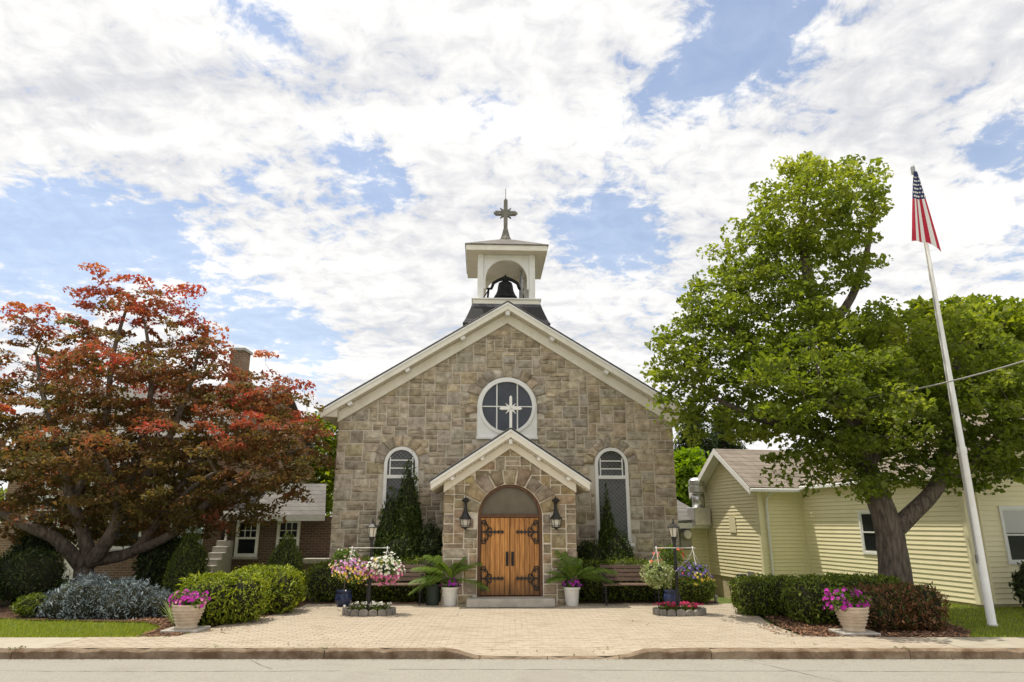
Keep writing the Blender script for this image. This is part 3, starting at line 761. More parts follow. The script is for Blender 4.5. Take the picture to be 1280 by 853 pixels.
# wall shell: front gable slab, sides, back
w = MB()
w.prism([(-HW,0),(HW,0),(HW,WZ),(0,RZ),(-HW,WZ)], .0, .45)
w.box(-HW,-HW+.4,.451,13,0,WZ-.02); w.box(HW-.4,HW,.451,13,0,WZ-.02)
w.prism([(-HW,0),(HW,0),(HW,WZ),(0,RZ),(-HW,WZ)], 13.001, 13.4)
wall = w.build('front_wall', M['mortar'], church)
sr = random.Random(5)
SIZES = [(3,2)]*6+[(4,2)]*5+[(2,2)]*4+[(5,2)]*2+[(3,1)]*5+[(4,1)]*3+[(2,1)]*3+[(4,3)]*2+[(3,3)]*2+[(5,3)]
WINX, WSP, WR, WB = 2.69, 3.17, .43, 1.22
holes_front = [(0, 4.66, 1.0, None), (-WINX, WSP, .66, WB+.9), (WINX, WSP, .66, WB+.9)]
stones = []
arches = voussoirs(0, 4.66, .80, 1.08, 13, R(-12), R(192))
for s in (-1, 1): arches += voussoirs(s*WINX, WSP, WR+.02, .71, 8, R(0), R(180))
for p in ashlar(-HW-.02, HW+.02, 0, 7.15, .112, .112, sr, SIZES):
    p = clip(p, SL, 1, RZ-.10); p = clip(p, -SL, 1, RZ-.10)
    if len(p) < 3: continue
    c = cen(p)
    if abs(c[0]) < 1.3 and c[1] < 2.6: continue
    jam = [(-WINX, WSP, WR+.02, .0), (WINX, WSP, WR+.02, .0)]
    if c[1] < WSP: p = cut_holes(p, jam)
    else: p = cut_holes(p, holes_front[1 if c[1] < 4.42 else 0:])
    if len(p) < 3: continue
    if abs(c[0]) < 1.15 and 3.7 < c[1] < 4.42:
        if abs(c[0]) < .68: continue
        x = .79
        if True:
            p = clip(p, -1, 0, -x) if c[0] > 0 else clip(p, 1, 0, -x)
            if len(p) < 3: continue
    if area(p) < .012: continue
    stones.append((area(p), shrink(p, .0115), 'f'))
for p in arches: stones.append((area(p)+.02, p, 'fv'))
# porch stones
PX, PY, PWZ, PSL = 1.47, -2.0, 2.52, .655
PRZ = PWZ+PX*PSL
DC, DR = 1.84, .72
pst = []
arch_d = voussoirs(0, DC, DR+.005, 1.10, 9, R(6), R(174), .14)
for p in ashlar(-PX-.01, PX+.01, .0, 3.5, .112, .105, sr, [(2,2)]*6+[(3,2)]*5+[(4,2)]*3+[(3,1)]*4+[(2,1)]*3+[(4,1)]+[(2,3)]*2+[(3,3)]):
    p = clip(p, PSL, 1, PRZ-.12); p = clip(p, -PSL, 1, PRZ-.12)
    if len(p) < 3: continue
    c = cen(p)
    if c[1] < DC+.06:
        if abs(c[0]) < DR*.9 + .02: continue
        p = clip(p, -1, 0, -(DR+.005)) if c[0] > 0 else clip(p, 1, 0, -(DR+.005))
    else: p = cut_holes(p, [(0, DC, 1.03, None)])
    if len(p) < 3 or area(p) < .009: continue
    pst.append((area(p)+.03, shrink(p, .013), 'p'))
for p in arch_d: pst.append((area(p)+.05, shrink(p, .009), 'pv'))
allst = sorted([s for s in stones if s[1][0][1] > .9 or s[0] > .2] + pst, key=lambda s: -s[0]); low = [s for s in stones if not (s[1][0][1] > .9 or s[0] > .2)]
porch_poly = [(-PX,0),(-DR,0),(-DR,DC)] + [(DR*math.cos(R(180-a)), DC+DR*math.sin(R(180-a))) for a in range(10,180,10)] + [(DR,DC),(DR,0),(PX,0),(PX,PWZ),(0,PRZ),(-PX,PWZ)]
pw = MB().prism(porch_poly, PY, PY+.32)
pw.box(-PX,-PX+.3,PY+.321,-.03,0,PWZ-.01); pw.box(PX-.3,PX,PY+.321,-.03,0,PWZ-.01)
porch = pw.build('porch_wall', M['porch_mortar'], church)
massf, massp = MB(), MB()
for k, (_, p, wh) in enumerate(allst + low):
    dep = rnd.uniform(.022,.045) + (.03 if 'v' in wh else 0); wh = wh[0]
    fn = (lambda x,y,z: (x,y,z)) if wh == 'f' else (lambda x,y,z: (x,y+PY,z))
    if k < 300:
        b = MB(); stone_mesh(b, p, dep, fn)
        b.build('stone', M['stone'] if wh == 'f' else M['porch_stone'], wall if wh == 'f' else porch)
    else: stone_mesh(massf if wh == 'f' else massp, p, dep, fn)
# flanks in the same stonework
for s in (-1, 1):
    for p in ashlar(0, 13.2, 0, WZ-.05, .13, .12, sr, SIZES):
        stone_mesh(massf, shrink(p if s > 0 else [(13.2-x, z) for x, z in p][::-1] and p, .0085), rnd.uniform(.03,.06), (lambda x,y,z: (HW-y, x+.1, z)) if s > 0 else (lambda x,y,z: (-HW+y, 13.3-x, z)))
    for p in ashlar(0, 1.9, 0, PWZ-.05, .118, .11, sr, SIZES):
        stone_mesh(massp, shrink(p, .012), rnd.uniform(.03,.05), (lambda x,y,z: (PX-y, PY+.06+x, z)) if s > 0 else (lambda x,y,z: (-PX+y, -.04-x, z)))
massf.build('small_stones', M['stone_mass'], wall, stuff=True)
if massp.v: massp.build('small_stones', M['porch_stone_mass'], porch, stuff=True)
MB().box(-HW-.12,HW+.12,-.10,-.0,0,.62).build('base_course', M['stone'], church, bev=.03)

def rake(name, half, ridge, slope, y0, y1, drop, m, parent):   # board along both rakes; 'ridge' is its top at x=0
    for s in (-1, 1):
        e = ridge-slope*half
        poly = [(0, ridge-drop),(half, e-drop),(half, e),(0, ridge)]
        if s < 0: poly = [(-x, z) for x, z in poly][::-1]
        MB().prism(poly, y0, y1).build(name, m, parent, bev=.006)
def gable_roof(prefix, half, ridge, slope, yf, yb, m, drop, parent, frieze_ridge, frieze_half, frieze_drop, fy, brk, bw):
    rake('barge_board', half, ridge, slope, yf, yf+.045, drop, M['cream'], parent)
    rake('drip_edge', half+.03, ridge+.03, slope, yf-.02, yf+.06, .029, M['black'], parent)
    rake('crown_moulding', half+.012, ridge-.004, slope, yf-.022, yf-.001, .06, M['white'], parent)
    rake('frieze_board', frieze_half, frieze_ridge, slope, fy, fy+.075, frieze_drop, M['cream'], parent)
    rake('roof', half+.04, ridge-.005+.062, slope, yf+.005, yb, .03, m, parent)
    rake('soffit', half-.01, frieze_ridge+.03, slope, yf+.046, yb-.05 if prefix == 'porch' else .2, .02, M['soffit'], parent)
    sl = MB(); L = (half-.05); n = int(L/.085)
    for s in (-1, 1):
        for i in range(n):
            xa = .05+L*i/n; xb = xa+.055; za = frieze_ridge+.0085-slope*xa; zb = frieze_ridge+.0085-slope*xb
            v = [(s*xa,yf+.05,za),(s*xb,yf+.05,zb),(s*xb,fy-.002,zb),(s*xa,fy-.002,za)]
            v += [(a,b,c-.012) for a,b,c in v]
            sl.add(v, [(0,1,2,3),(7,6,5,4),(0,4,5,1),(1,5,6,2),(2,6,7,3),(3,7,4,0)])
    sl.build('soffit_slats', M['soffit'], parent, stuff=True)
    for x in brk:
        t = math.atan(slope)*(-1 if x > 0 else 1) if abs(x) > .01 else 0
        zc = frieze_ridge - slope*abs(x) - (.005 if abs(x) > .01 else .06)
        Mx = Matrix.Rotation(-t, 3, 'Y')
        MB().obox((x, (yf+.05+fy)/2, zc), (bw, (fy-yf-.052)/2, bw*1.25), Mx).build('bracket', M['white'], parent, bev=.008)
gable_roof('main', 4.74, 7.42, .622, -.42, 13.5, M['asphalt_shingle'], .20, church, RZ+.13, HW+.02, .28, -.10, (-4.05,-2.62,-1.2,0,1.2,2.62,4.05), .062)
for s in (-1, 1):   # boxed eaves along the sides
    MB().prism([(s*a, z) for a, z in (((HW-.02),WZ-.12),(4.73,4.32),(4.73,4.44),((HW-.02),WZ+.1))][::1 if s > 0 else -1], -.38, 13.45).build('eave_soffit', M['soffit'], church)
    MB().box(*sorted((s*4.735, s*4.80)), -.40, 13.45, 4.36, 4.48).build('gutter', M['cream'], church, bev=.01)
gable_roof('porch', 1.76, 3.76, .66, -2.36, -.08, M['asphalt_shingle'], .185, church, PRZ+.06, PX+.02, .19, -2.09, (-1.3,-.64,0,.64,1.3), .042)

# round window
def arc(cx, cz, r, a0, a1, n): return [(cx+r*math.cos(R(a0+(a1-a0)*i/n)), cz+r*math.sin(R(a0+(a1-a0)*i/n))) for i in range(n+1)]
def square_bottom(cx, cz, hw, bot, n=36):   # points by angle on a half-round-top, square-bottom outline
    out = []
    for i in range(n*2):
        a = math.pi*2*i/(n*2); c, s = math.cos(a), math.sin(a)
        if s >= 0: r = hw
        else: r = min(hw/max(abs(c),1e-6), bot/max(abs(s),1e-6))
        out.append((cx+r*c, cz+r*s))
    return out
def circ(cx, cz, r, n=72): return [(cx+r*math.cos(2*math.pi*i/n), cz+r*math.sin(2*math.pi*i/n)) for i in range(n)]
wf = MB().ring(square_bottom(0,4.66,.775,.785), circ(0,4.66,.69), -.075, .0)
rw = wf.build('round_window', M['white'], church)
MB().ring(circ(0,4.66,.735), circ(0,4.66,.655), -.115, -.01).build('frame_moulding', M['white'], rw)
MB().prism(circ(0,4.66,.70,48), -.03, -.005).build('pane', M['glass_round'], rw)
for x in (-.27,.27): MB().box(x-.016,x+.016,-.062,-.032,4.66-.60,4.66+.60).build('glazing_bar', M['white'], rw)
MB().box(-.655,.655,-.060,-.0315,4.66-.014,4.66+.014).build('glazing_bar', M['white'], rw)
MB().box(-.80,.80,-.13,-.0,3.80,3.872).build('sill', M['white'], rw, bev=.01)

# arched side windows
def arched_window(cx):
    def outline(hw, top_r, bot): return [(cx-hw, bot),(cx+hw, bot)] + [(cx+top_r*math.cos(R(a)), WSP+top_r*math.sin(R(a))) for a in range(0,181,9)]
    o = outline(.43,.43,WB); i = outline(.35,.35,WB+.08)
    f = MB().ring(o, i, -.085, 0).build('arched_window', M['white'], church)
    MB().prism(outline(.36,.36,WB+.07), -.03, -.004).build('pane', M['leaded'], f)
    MB().box(cx-.35,cx+.35,-.08,-.031,2.80,2.89).build('transom', M['white'], f, bev=.008)
    for z in (3.06, 3.26): MB().box(cx-.30,cx+.30,-.055,-.032,z-.014,z+.014).build('glazing_bar', M['white'], f)
    for x in (-.285,.285): MB().box(cx+x-.014,cx+x+.014,-.057,-.033,2.891,3.34).build('glazing_bar', M['white'], f)
    MB().box(cx-.50,cx+.50,-.12,0,WB-.08,WB-.001).build('sill', M['white'], f, bev=.01)
    return f
arched_window(-WINX); arched_window(WINX)

# porch door
dy = PY+.10
def arch_out(r, zb): return [(-r,zb),(r,zb)] + [(r*math.cos(R(a)), DC+r*math.sin(R(a))) for a in range(0,181,6)]
dfm = MB().ring(arch_out(DR-.002, .17), arch_out(DR-.065, .18), dy-.05, dy+.12).build('door_frame', M['frame'], church)
MB().box(-DR+.064,DR-.064,dy-.03,dy+.1,DC-.005,DC+.065).build('transom', M['frame'], dfm, bev=.006)
r_ = DR-.066
MB().prism([(-r_,DC+.066),(r_,DC+.066)] + [(r_*math.cos(R(a)), DC+r_*math.sin(R(a))) for a in range(8,173,6)], dy+.02, dy+.04).build('fanlight', M['screen'], dfm)
def scroll(mb, cx, cz, r, a0, a1, y, th, shrink_=.0):
    n = 10; pts = []
    for i in range(n+1):
        a = R(a0+(a1-a0)*i/n); rr = r*(1-shrink_*i/n); pts.append((cx+rr*math.cos(a), y, cz+rr*math.sin(a)))
    mb.tube(pts, [th]*(n+1), 5)
for s in (-1, 1):
    leaf = MB().box(*sorted((s*.004, s*(DR-.067))), dy+.03, dy+.06, .185, DC-.007).build('door_leaf', M['frame'], church)
    wdt = (DR-.071-.006)/6
    for i in range(6):
        a = .006+i*wdt; MB().box(*sorted((s*(a+.003), s*(a+wdt-.003))), dy-.002, dy+.029, .19, DC-.012).build('plank', M['door'], leaf, bev=.005)
    for z in (1.52, .54):
        h = MB(); y = dy-.016; xo = DR-.085
        h.box(*sorted((s*(xo-.50), s*xo)), y-.006, y+.012, z-.017, z+.017)
        h.box(*sorted((s*(xo-.022), s*xo)), y-.006, y+.012, z-.25, z+.25)
        for q in (.22,.30,.38,.46): h.add([(s*(xo-q)+dx, y-.009+.0, z+dz) for dx, dz in ((0,.05),(.03,0),(0,-.05),(-.03,0))] + [(s*(xo-q)+dx, y+.011, z+dz) for dx, dz in ((0,.05),(.03,0),(0,-.05),(-.03,0))], [(0,1,2,3),(7,6,5,4),(0,4,5,1),(1,5,6,2),(2,6,7,3),(3,7,4,0)])
        for t in (-1, 1):
            sg = lambda a: a if s < 0 else 180-a
            scroll(h, s*(xo-.05), z+t*.105, .105, sg(t*-80), sg(t*130), y, .015, .2)
            scroll(h, s*(xo-.05), z+t*.20, .06, sg(t*-90), sg(t*170), y, .013, .3)
            scroll(h, s*(xo-.19), z+t*.055, .042, sg(t*-60), sg(t*220), y, .011, .3)
        h.build('strap_hinge', M['black'], leaf)
    hd = MB(); x = s*.06
    hd.box(x-.03,x+.03,dy-.014,dy-.004,.80,1.10); hd.tube([(x,dy-.012,1.03),(x,dy-.055,.99),(x,dy-.055,.91),(x,dy-.012,.87)],.011,6)
    hd.lathe([(.001,0),(.02,.02),(.001,.05)],8,(x,dy-.01,1.05)); hd.lathe([(.001,0),(.02,.03),(.001,.05)],8,(x,dy-.01,.80))
    hd.build('handle', M['black'], leaf)
MB().prism([(-.93,.005),(.93,.005),(.93,.17),(-.93,.17)], -2.50, PY-.062).build('step', M['concrete'], church, bev=.015)
MB().box(-DR+.002,DR-.002,PY-.06,dy+.2,.003,.168).build('threshold', M['concrete'], church)

# wall lanterns
def wall_lantern(x):
    y = PY-.19; z = 1.62
    b = MB()
    b.box(x-.03,x+.03,PY-.075,PY-.03,z+.28,z+.52); b.tube([(x,PY-.07,z+.46),(x,y-.02,z+.50),(x,y,z+.47)],.013,6)
    b.lathe([(.012,.64),(.05,.62),(.095,.575),(.085,.56),(.035,.52),(.020,.47),(.030,.42),(.035,.40)][::-1],8,(x,y,z))
    b.lathe([(.135,.17),(.138,.185),(.075,.27),(.040,.36),(.030,.42)],6,(x,y,z)); b.lathe([(.006,.60),(.012,.66),(.001,.70)],6,(x,y,z))
    for k in range(6):
        a = 2*math.pi*k/6; b.tube([(x+.085*math.cos(a),y+.085*math.sin(a),z+.0),(x+.112*math.cos(a),y+.112*math.sin(a),z+.17)],.008,4)
    b.lathe([(.09,-.01),(.095,.015)],6,(x,y,z)); b.lathe([(.02,-.05),(.05,-.012)],6,(x,y,z))
    for k in range(12):
        a = 2*math.pi*k/12; a2 = 2*math.pi*(k+1)/12; b.tube([(x+.145*math.cos(a),y+.145*math.sin(a),z+.045),(x+.145*math.cos(a2),y+.145*math.sin(a2),z+.045)],.008,4)
    L_ = b.build('wall_lantern', M['black'], church)
    MB().lathe([(.078,.016),(.10,.158)],6,(x,y,z)).build('lantern_glass', M['lampglass'], L_)
wall_lantern(-.99); wall_lantern(1.01)

def star_cross(x, y, z0, z1, arm, zc, m, name, parent, base=.0, th=.05, w_=.052):
    b = MB(); t = w_
    def bar(p0, p1, wd, flare):
        p0 = Vector(p0); p1 = Vector(p1); d = (p1-p0); L_ = d.length; d.normalize(); n = Vector((-d.z,0,d.x))
        pts = [p0+n*wd, p0-n*wd, p1-d*wd*1.2-n*wd*flare, p1, p1-d*wd*1.2+n*wd*flare]
        pl = [(q.x, q.z) for q in pts]
        if area(pl) < 0: pl = pl[::-1]
        return pl
    k = .0
    for (dx, dz, L_) in ((0,1,z1-zc),(0,-1,zc-z0),(1,0,arm),(-1,0,arm)):
        b.prism(bar((x,0,zc),(x+dx*L_,0,zc+dz*L_),t,1.0), y-th-k, y+th+k); k += .0015
    for a in (45,135,225,315):
        c, s = math.cos(R(a)), math.sin(R(a)); L_ = arm*.66; n = (-s*t*1.0, c*t*1.0)
        pl = [(x+n[0],zc+n[1]),(x-n[0],zc-n[1]),(x+c*L_,zc+s*L_)]
        if area(pl) < 0: pl = pl[::-1]
        b.prism(pl, y-th*.7-k, y+th*.7+k); k += .0015
    if base:
        b.lathe([(.20*base,-.02),(.19*base,.06),(.13*base,.18),(.07*base,.42)],8,(x,y,z0))
    return b.build(name, m, parent)
star_cross(0, -2.33, 3.66, 4.53, .26, 4.23, M['white'], 'porch_cross', church, th=.025, w_=.030)

# belfry
BY0, BY1, BH = .72, 2.38, .83
yc = (BY0+BY1)/2
sk = MB()
for j in range(7):   # slate courses on the flared skirt
    for side in range(4):
        t0, t1 = j/7, (j+1)/7
        def ring_(t): return .97+.10*t+.13*t*t, 7.70-.62*t
        r1, z1_ = ring_(t0); r2, z2_ = ring_(t1+.03); n = 10
        for i in range(n):
            a = -1+2*(i+.02+(.0 if j%2 else .0))/n; b = -1+2*(i+.98)/n
            v = [(a*r2,-r2-.012,z2_),(b*r2,-r2-.012,z2_),(b*r1,-r1,z1_),(a*r1,-r1,z1_)]
            c_, s_ = [(1,0),(0,1),(-1,0),(0,-1)][side]
            sk.add([(x*c_-y*s_, x*s_+y*c_+yc, z) for x, y, z in v], [(0,1,2,3)])
skb = MB().lathe([(1.20*1.4142,7.05),(.96*1.4142,7.69)],4,(0,yc,0),R(45)).build('belfry_skirt', M['black'], church)
sk.build('slate_shingles', M['slate'], skb, stuff=True)
MB().box(-.95,.95,yc-.95,yc+.95,7.695,7.86).build('belfry_base', M['cream'], church, bev=.012)
MB().box(-.99,.99,yc-.99,yc+.99,7.83,7.875).build('base_cap', M['white'], church, bev=.01)
for sx_ in (-1, 1):
    for sy_ in (-1, 1):
        cx_, cy_ = sx_*(BH-.085), yc+sy_*(BH-.085)
        MB().box(cx_-.085,cx_+.085,cy_-.085,cy_+.085,7.876,9.27).build('belfry_post', M['white'], church, bev=.01)
def arch_panel():
    hw = BH-.175; zs, ra = 8.52, .60
    pl = [(-hw,zs-.30),(-ra-.0,zs-.30),(-ra,zs)] + [(ra*math.cos(R(a)), zs+ra*math.sin(R(a))) for a in range(170,0,-10)] + [(ra,zs),(ra,zs-.30),(hw,zs-.30),(hw,9.265),(-hw,9.265)]
    return pl
for side in range(4):
    b = MB().prism(arch_panel(), -BH+.045, -BH+.105); c_, s_ = [(1,0),(0,1),(-1,0),(0,-1)][side]
    b.xf(lambda v: (v[0]*c_-v[1]*s_, v[0]*s_+v[1]*c_+yc, v[2]))
    b.build('arch_panel', M['white'] if side == 0 else M['cream'], church)
cl = MB()
for i in range(14): cl.box(-.72+i*.103,-.72+i*.103+.097,yc-.73,yc+.73,9.10,9.12)
ce = cl.build('ceiling_boards', M['soffit'], church, stuff=True)
MB().box(-.74,.74,yc-.74,yc+.74,9.121,9.15).build('ceiling', M['soffit'], church)
sf = MB()
for i in range(24): 
    a = -1.12+i*.0935
    sf.box(a,a+.086,yc-1.13,yc-BH-.002,9.262,9.272); sf.box(a,a+.086,yc+BH+.002,yc+1.13,9.262,9.272)
    if True:
        yy = yc-.80+i*.067; sf.box(-1.13,-BH-.002,yy,yy+.060,9.262,9.272); sf.box(BH+.002,1.13,yy,yy+.060,9.262,9.272)
sf.build('soffit_slats', M['soffit'], church, stuff=True)
MB().box(-1.14,1.14,yc-1.14,yc+1.14,9.273,9.29).build('belfry_soffit', M['soffit'], church)
for (x0,x1,y0,y1) in ((-1.17,1.17,yc-1.17,yc-1.141),(-1.17,1.17,yc+1.141,yc+1.17),(-1.17,-1.141,yc-1.14,yc+1.14),(1.141,1.17,yc-1.14,yc+1.14)):
    MB().box(x0,x1,y0,y1,9.25,9.41).build('fascia', M['cream'], church, bev=.006)
br_ = MB().lathe([(1.20*1.4142,9.411),(1.20*1.4142,9.44),(.02,10.12)],4,(0,yc,0),R(45)).build('belfry_roof', M['asphalt_shingle'], church)
star_cross(0, yc, 10.02, 11.46, .37, 10.97, M['cross'], 'belfry_cross', church, base=1.0, th=.055, w_=.06)
MB().tube([(0,yc,11.4),(0,yc,11.82)],.012,6).build('lightning_rod', M['grey_metal'], church)

# bell hung in the belfry
bell = thing('church_bell', 'black iron bell with yoke and wheel hanging in the white belfry', 'bell', (-.13-yc*math.sin(R(2.5)), 17.5+yc*math.cos(R(2.5)), 7.876), R(2.5))
bb = MB().lathe([(.36,.30),(.355,.335),(.30,.42),(.245,.55),(.225,.70),(.20,.79),(.12,.84),(.05,.86)],24)
bb.build('bell_body', M['bell'], bell, smooth=True)
yk = MB(); yk.tube([(-.42,0,.62),(-.36,0,.80),(-.2,0,.90),(0,0,.97),(.2,0,.90),(.36,0,.80),(.42,0,.62)],[.04,.05,.05,.075,.05,.05,.04],8)
yk.lathe([(.09,.86),(.06,.95),(.04,1.03),(.005,1.08)],8); yk.build('yoke', M['bell'], bell, smooth=True)
st = MB()
for s in (-1, 1):
    st.tube([(s*.56,-.25,.03),(s*.50,0,.62)],.03,6); st.tube([(s*.56,.25,.03),(s*.50,0,.62)],.03,6); st.tube([(s*.40,0,.62),(s*.56,0,.62)],.035,6)
st.box(-.75,.75,-.30,-.22,0.002,.07); st.box(-.75,.75,.22,.30,.002,.07)
st.tube([(-.5,0,.6),(-.62,-.1,.35),(-.85,-.1,.1)],.02,5)
st.build('bell_stand', M['bell'], bell)
wh = MB(); R0 = .52
for k in range(28):
    a, b2 = 2*math.pi*k/28, 2*math.pi*(k+1)/28
    wh.tube([(.47,R0*math.cos(a),.64+R0*math.sin(a)),(.47,R0*math.cos(b2),.64+R0*math.sin(b2))],.035,5)
for k in range(3):
    a = math.pi*k/3; wh.tube([(.47,R0*math.cos(a),.64+R0*math.sin(a)),(.47,-R0*math.cos(a),.64-R0*math.sin(a))],.018,5)
wh.build('bell_wheel', M['grey_metal'], bell)
MB().tube([(0,0,.7),(.02,0,.3),(.02,0,.26)],[.02,.025,.06],8).build('clapper', M['bell'], bell)

# ------------------------------------------------------------------ yellow sided house on the right
house = thing('yellow_house', 'pale yellow clapboard house with brown shingle roof beside the church', 'house', (10.0, 15.3, 0), math.atan2(.184, .983))
SB, ST = .03, 2.86       # siding bottom / top
L1, GW, GD = 6.03, 1.44, 3.55
def siding(parent, fn, s0, s1, z0, z1, gable=None, skip=()):
    z = z0; k = 0
    while z < z1-.01:
        zt = min(z+.108, z1)
        spans = [(s0, s1)]
        if gable:
            gc, gh, gs = gable   # centre, eave height, slope
            if z > gh:
                hw = (s1-s0)/2 - (z-gh)/gs
                if hw < .06: break
                spans = [(gc-hw, gc+hw)]
        for (a, b, c, d) in skip:
            if zt > c and z < d: spans = [q for (u, v) in spans for q in ((u, min(a, v)), (max(b, u), v)) if q[1]-q[0] > .02]
        for (u, v) in spans:
            m_ = MB()
            for q in (u, v): m_.v += [fn(q, -.004, zt), fn(q, .014, z+.008), fn(q, .011, z), fn(q, -.004, z)]
            m_.f += [(0,1,5,4),(1,2,6,5),(2,3,7,6),(3,2,1,0),(4,5,6,7)]
            m_.build('siding_board', M['siding'], parent)
        z += .108
WW = (2.62, 3.42, .98, 1.98)   # wing window: y0,y1,z0,z1
wb = MB().box(.005, 7, .005, L1+.6, SB, ST-.01); wing = wb.build('wing_wall', M['trim_y'], house)
siding(wing, lambda q, o, z: (-o, q, z), .10, L1-.09, SB, ST, skip=[(WW[0]-.06, WW[1]+.06, WW[2]-.06, WW[3]+.06)])
FW = (.92, 1.62, .90, 2.02)
siding(wing, lambda q, o, z: (q, -o, z), .10, 6.9, SB, ST, skip=[(FW[0]-.06, FW[1]+.06, FW[2]-.06, FW[3]+.06)])
mb_ = MB().prism([(0,0),(1,0),(1,1),(0,1)], 0, 1)
gz = ST + GD/2*.66
mainb = MB().add([(-GW+.005,L1+.005,SB),(-GW+.005,L1+GD,SB),(-GW+.005,L1+GD,ST),(-GW+.005,L1+GD/2,gz),(-GW+.005,L1+.005,ST),(6,L1+.005,SB),(6,L1+GD,SB),(6,L1+GD,ST),(6,L1+GD/2,gz),(6,L1+.005,ST)],
    [(0,1,2,3,4),(5,9,8,7,6),(0,4,9,5),(1,6,7,2),(0,5,6,1),(4,3,8,9),(3,2,7,8)])
gab = mainb.build('gable_wall', M['trim_y'], house)
siding(gab, lambda q, o, z: (-GW-o, q, z), L1+.09, L1+GD-.05, SB, gz, gable=(L1+GD/2, ST, .66))
siding(gab, lambda q, o, z: (q, L1-o, z), -GW+.09, -.03, SB, ST)
for (x, y) in ((0,0),(-GW,L1)): MB().box(x-.028,x+.10,y-.028,y+.10,SB,ST).build('corner_post', M['trim_y'], house)
MB().box(-.03,.03,L1-.06,L1-.001,SB,ST).build('corner_trim', M['trim_y'], house)
MB().box(.03,7.02,.03,L1+.5,-.9,SB-.001).build('foundation', M['foundation'], house)
MB().box(-GW+.03,6,L1+.03,L1+GD-.03,-1.0,SB-.002).build('foundation', M['foundation'], house)
def house_window(name, box, axis, blind=False):
    a, b, z0, z1 = box
    put = (lambda m: m.xf(lambda v: (v[1], v[0], v[2]))) if axis == 'y' else (lambda m: m)
    f = MB().ring([(a-.06,z0-.06),(b+.06,z0-.06),(b+.06,z1+.06),(a-.06,z1+.06)], [(a,z0),(b,z0),(b,z1),(a,z1)], -.035, .004); win = put(f).build(name, M['white'], house)
    zm = (z0+z1)/2; s_ = .035
    for (u, v, yy) in ((z0, zm+.02, -.012), (zm-.02, z1, -.0)):
        put(MB().ring([(a,u),(b,u),(b,v),(a,v)], [(a+s_,u+s_),(b-s_,u+s_),(b-s_,v-s_),(a+s_,v-s_)], yy-.012, yy+.01)).build('sash', M['white'], win)
    put(MB().box(a+.01,b-.01,-.003,.003,z0+.01,z1-.01)).build('pane', M['glass'], win)
    if blind: put(MB().box(a+.03,b-.03,-.0085,-.0035,zm+.04,z1-.03)).build('blind', M['blind'], win)
    return win
house_window('window', WW, 'y'); house_window('window', FW, 'x', True)
# roofs: gable block ridge along x, wing ridge along y
def slope_sheet(mb, p0, p1, p2, p3, th=.07):
    a = [Vector(p) for p in (p0,p1,p2,p3)]; n = (a[1]-a[0]).cross(a[3]-a[0]).normalized()*th
    if n.z < 0: n = -n
    vs = a + [p+n for p in a]; mb.add(vs, [(3,2,1,0),(4,5,6,7),(0,1,5,4),(1,2,6,5),(2,3,7,6),(3,0,4,7)])
roof_m = brickmat('brown_shingle', (.25,.205,.165), (.33,.28,.23), (.14,.115,.095), .33, .14, .008, bump=.5)
yr = L1+GD/2; ov = .30; ze = ST+.02
m_ = MB(); slope_sheet(m_, (-GW-.42, L1-ov, ze-.66*ov+.02), (6, L1-ov, ze-.66*ov+.02), (6, yr, gz+.02), (-GW-.42, yr, gz+.02)); m_.build('gable_roof', roof_m, house)
m_ = MB(); slope_sheet(m_, (-GW-.42, L1+GD+ov, ze-.66*ov+.02), (6, L1+GD+ov, ze-.66*ov+.02), (6, yr, gz+.021), (-GW-.42, yr, gz+.021)); m_.build('gable_roof', roof_m, house)
m_ = MB(); slope_sheet(m_, (-.18, -.35, ze-.10), (-.18, L1+.3, ze-.10), (3.5, L1+.3, ze+2.0), (3.5, -.35, ze+2.0)); m_.build('wing_roof', roof_m, house)
m_ = MB(); slope_sheet(m_, (7.3, -.35, ze-.16), (7.3, L1+.3, ze-.16), (3.5, L1+.3, ze+2.001), (3.5, -.35, ze+2.001)); m_.build('wing_roof', roof_m, house)
MB().prism([(0.006,ST-.011),(7,ST-.011),(3.5,ze+1.9)], .01, .08).build('wing_gable', M['siding'], house)
for s in (-1, 1):   # rake boards of the gable
    d = (GD/2+ov)
    v = [(-GW-.43, yr, gz+.085), (-GW-.43, yr+s*d, gz+.085-.66*d), (-GW-.43, yr+s*d, gz+.085-.66*d-.20), (-GW-.43, yr, gz-.115)]
    MB().add(v + [(x+.03,y,z) for x,y,z in v], [(0,1,2,3),(7,6,5,4),(0,4,5,1),(1,5,6,2),(2,6,7,3),(3,7,4,0)]).build('barge_board', M['white'], house)
    v = [(-GW-.40, yr, gz-.02), (-GW-.40, yr+s*d, gz-.02-.66*d), (-GW-.02, yr+s*d, gz-.02-.66*d), (-GW-.02, yr, gz-.02)]
    MB().add(v + [(x,y,z-.015) for x,y,z in v], [(0,1,2,3),(7,6,5,4),(0,4,5,1),(1,5,6,2),(2,6,7,3),(3,7,4,0)]).build('rake_soffit', M['white'], house)
MB().box(-GW-.42,-.22,L1-ov-.09,L1-ov,ze-.27,ze-.16).build('gutter', M['white'], house, bev=.02)
MB().box(-.28,-.19,-.35,L1-ov-.08,ze-.20,ze-.09).build('gutter', M['white'], house, bev=.02)
MB().box(-GW-.02,-.01,L1-ov+.002,L1-.026,ze-.20,ze-.185).build('eave_soffit', M['white'], house)
MB().box(-.188,-.026,-.30,L1-.03,ze-.155,ze-.14).build('eave_soffit', M['white'], house)
MB().tube([(-GW+.28,L1-ov-.04,ze-.25),(-GW+.24,L1-.10,ze-.42),(-GW+.22,L1-.07,ze-.6),(-GW+.22,L1-.07,.10)],.04,8).build('downspout', M['white'], house)
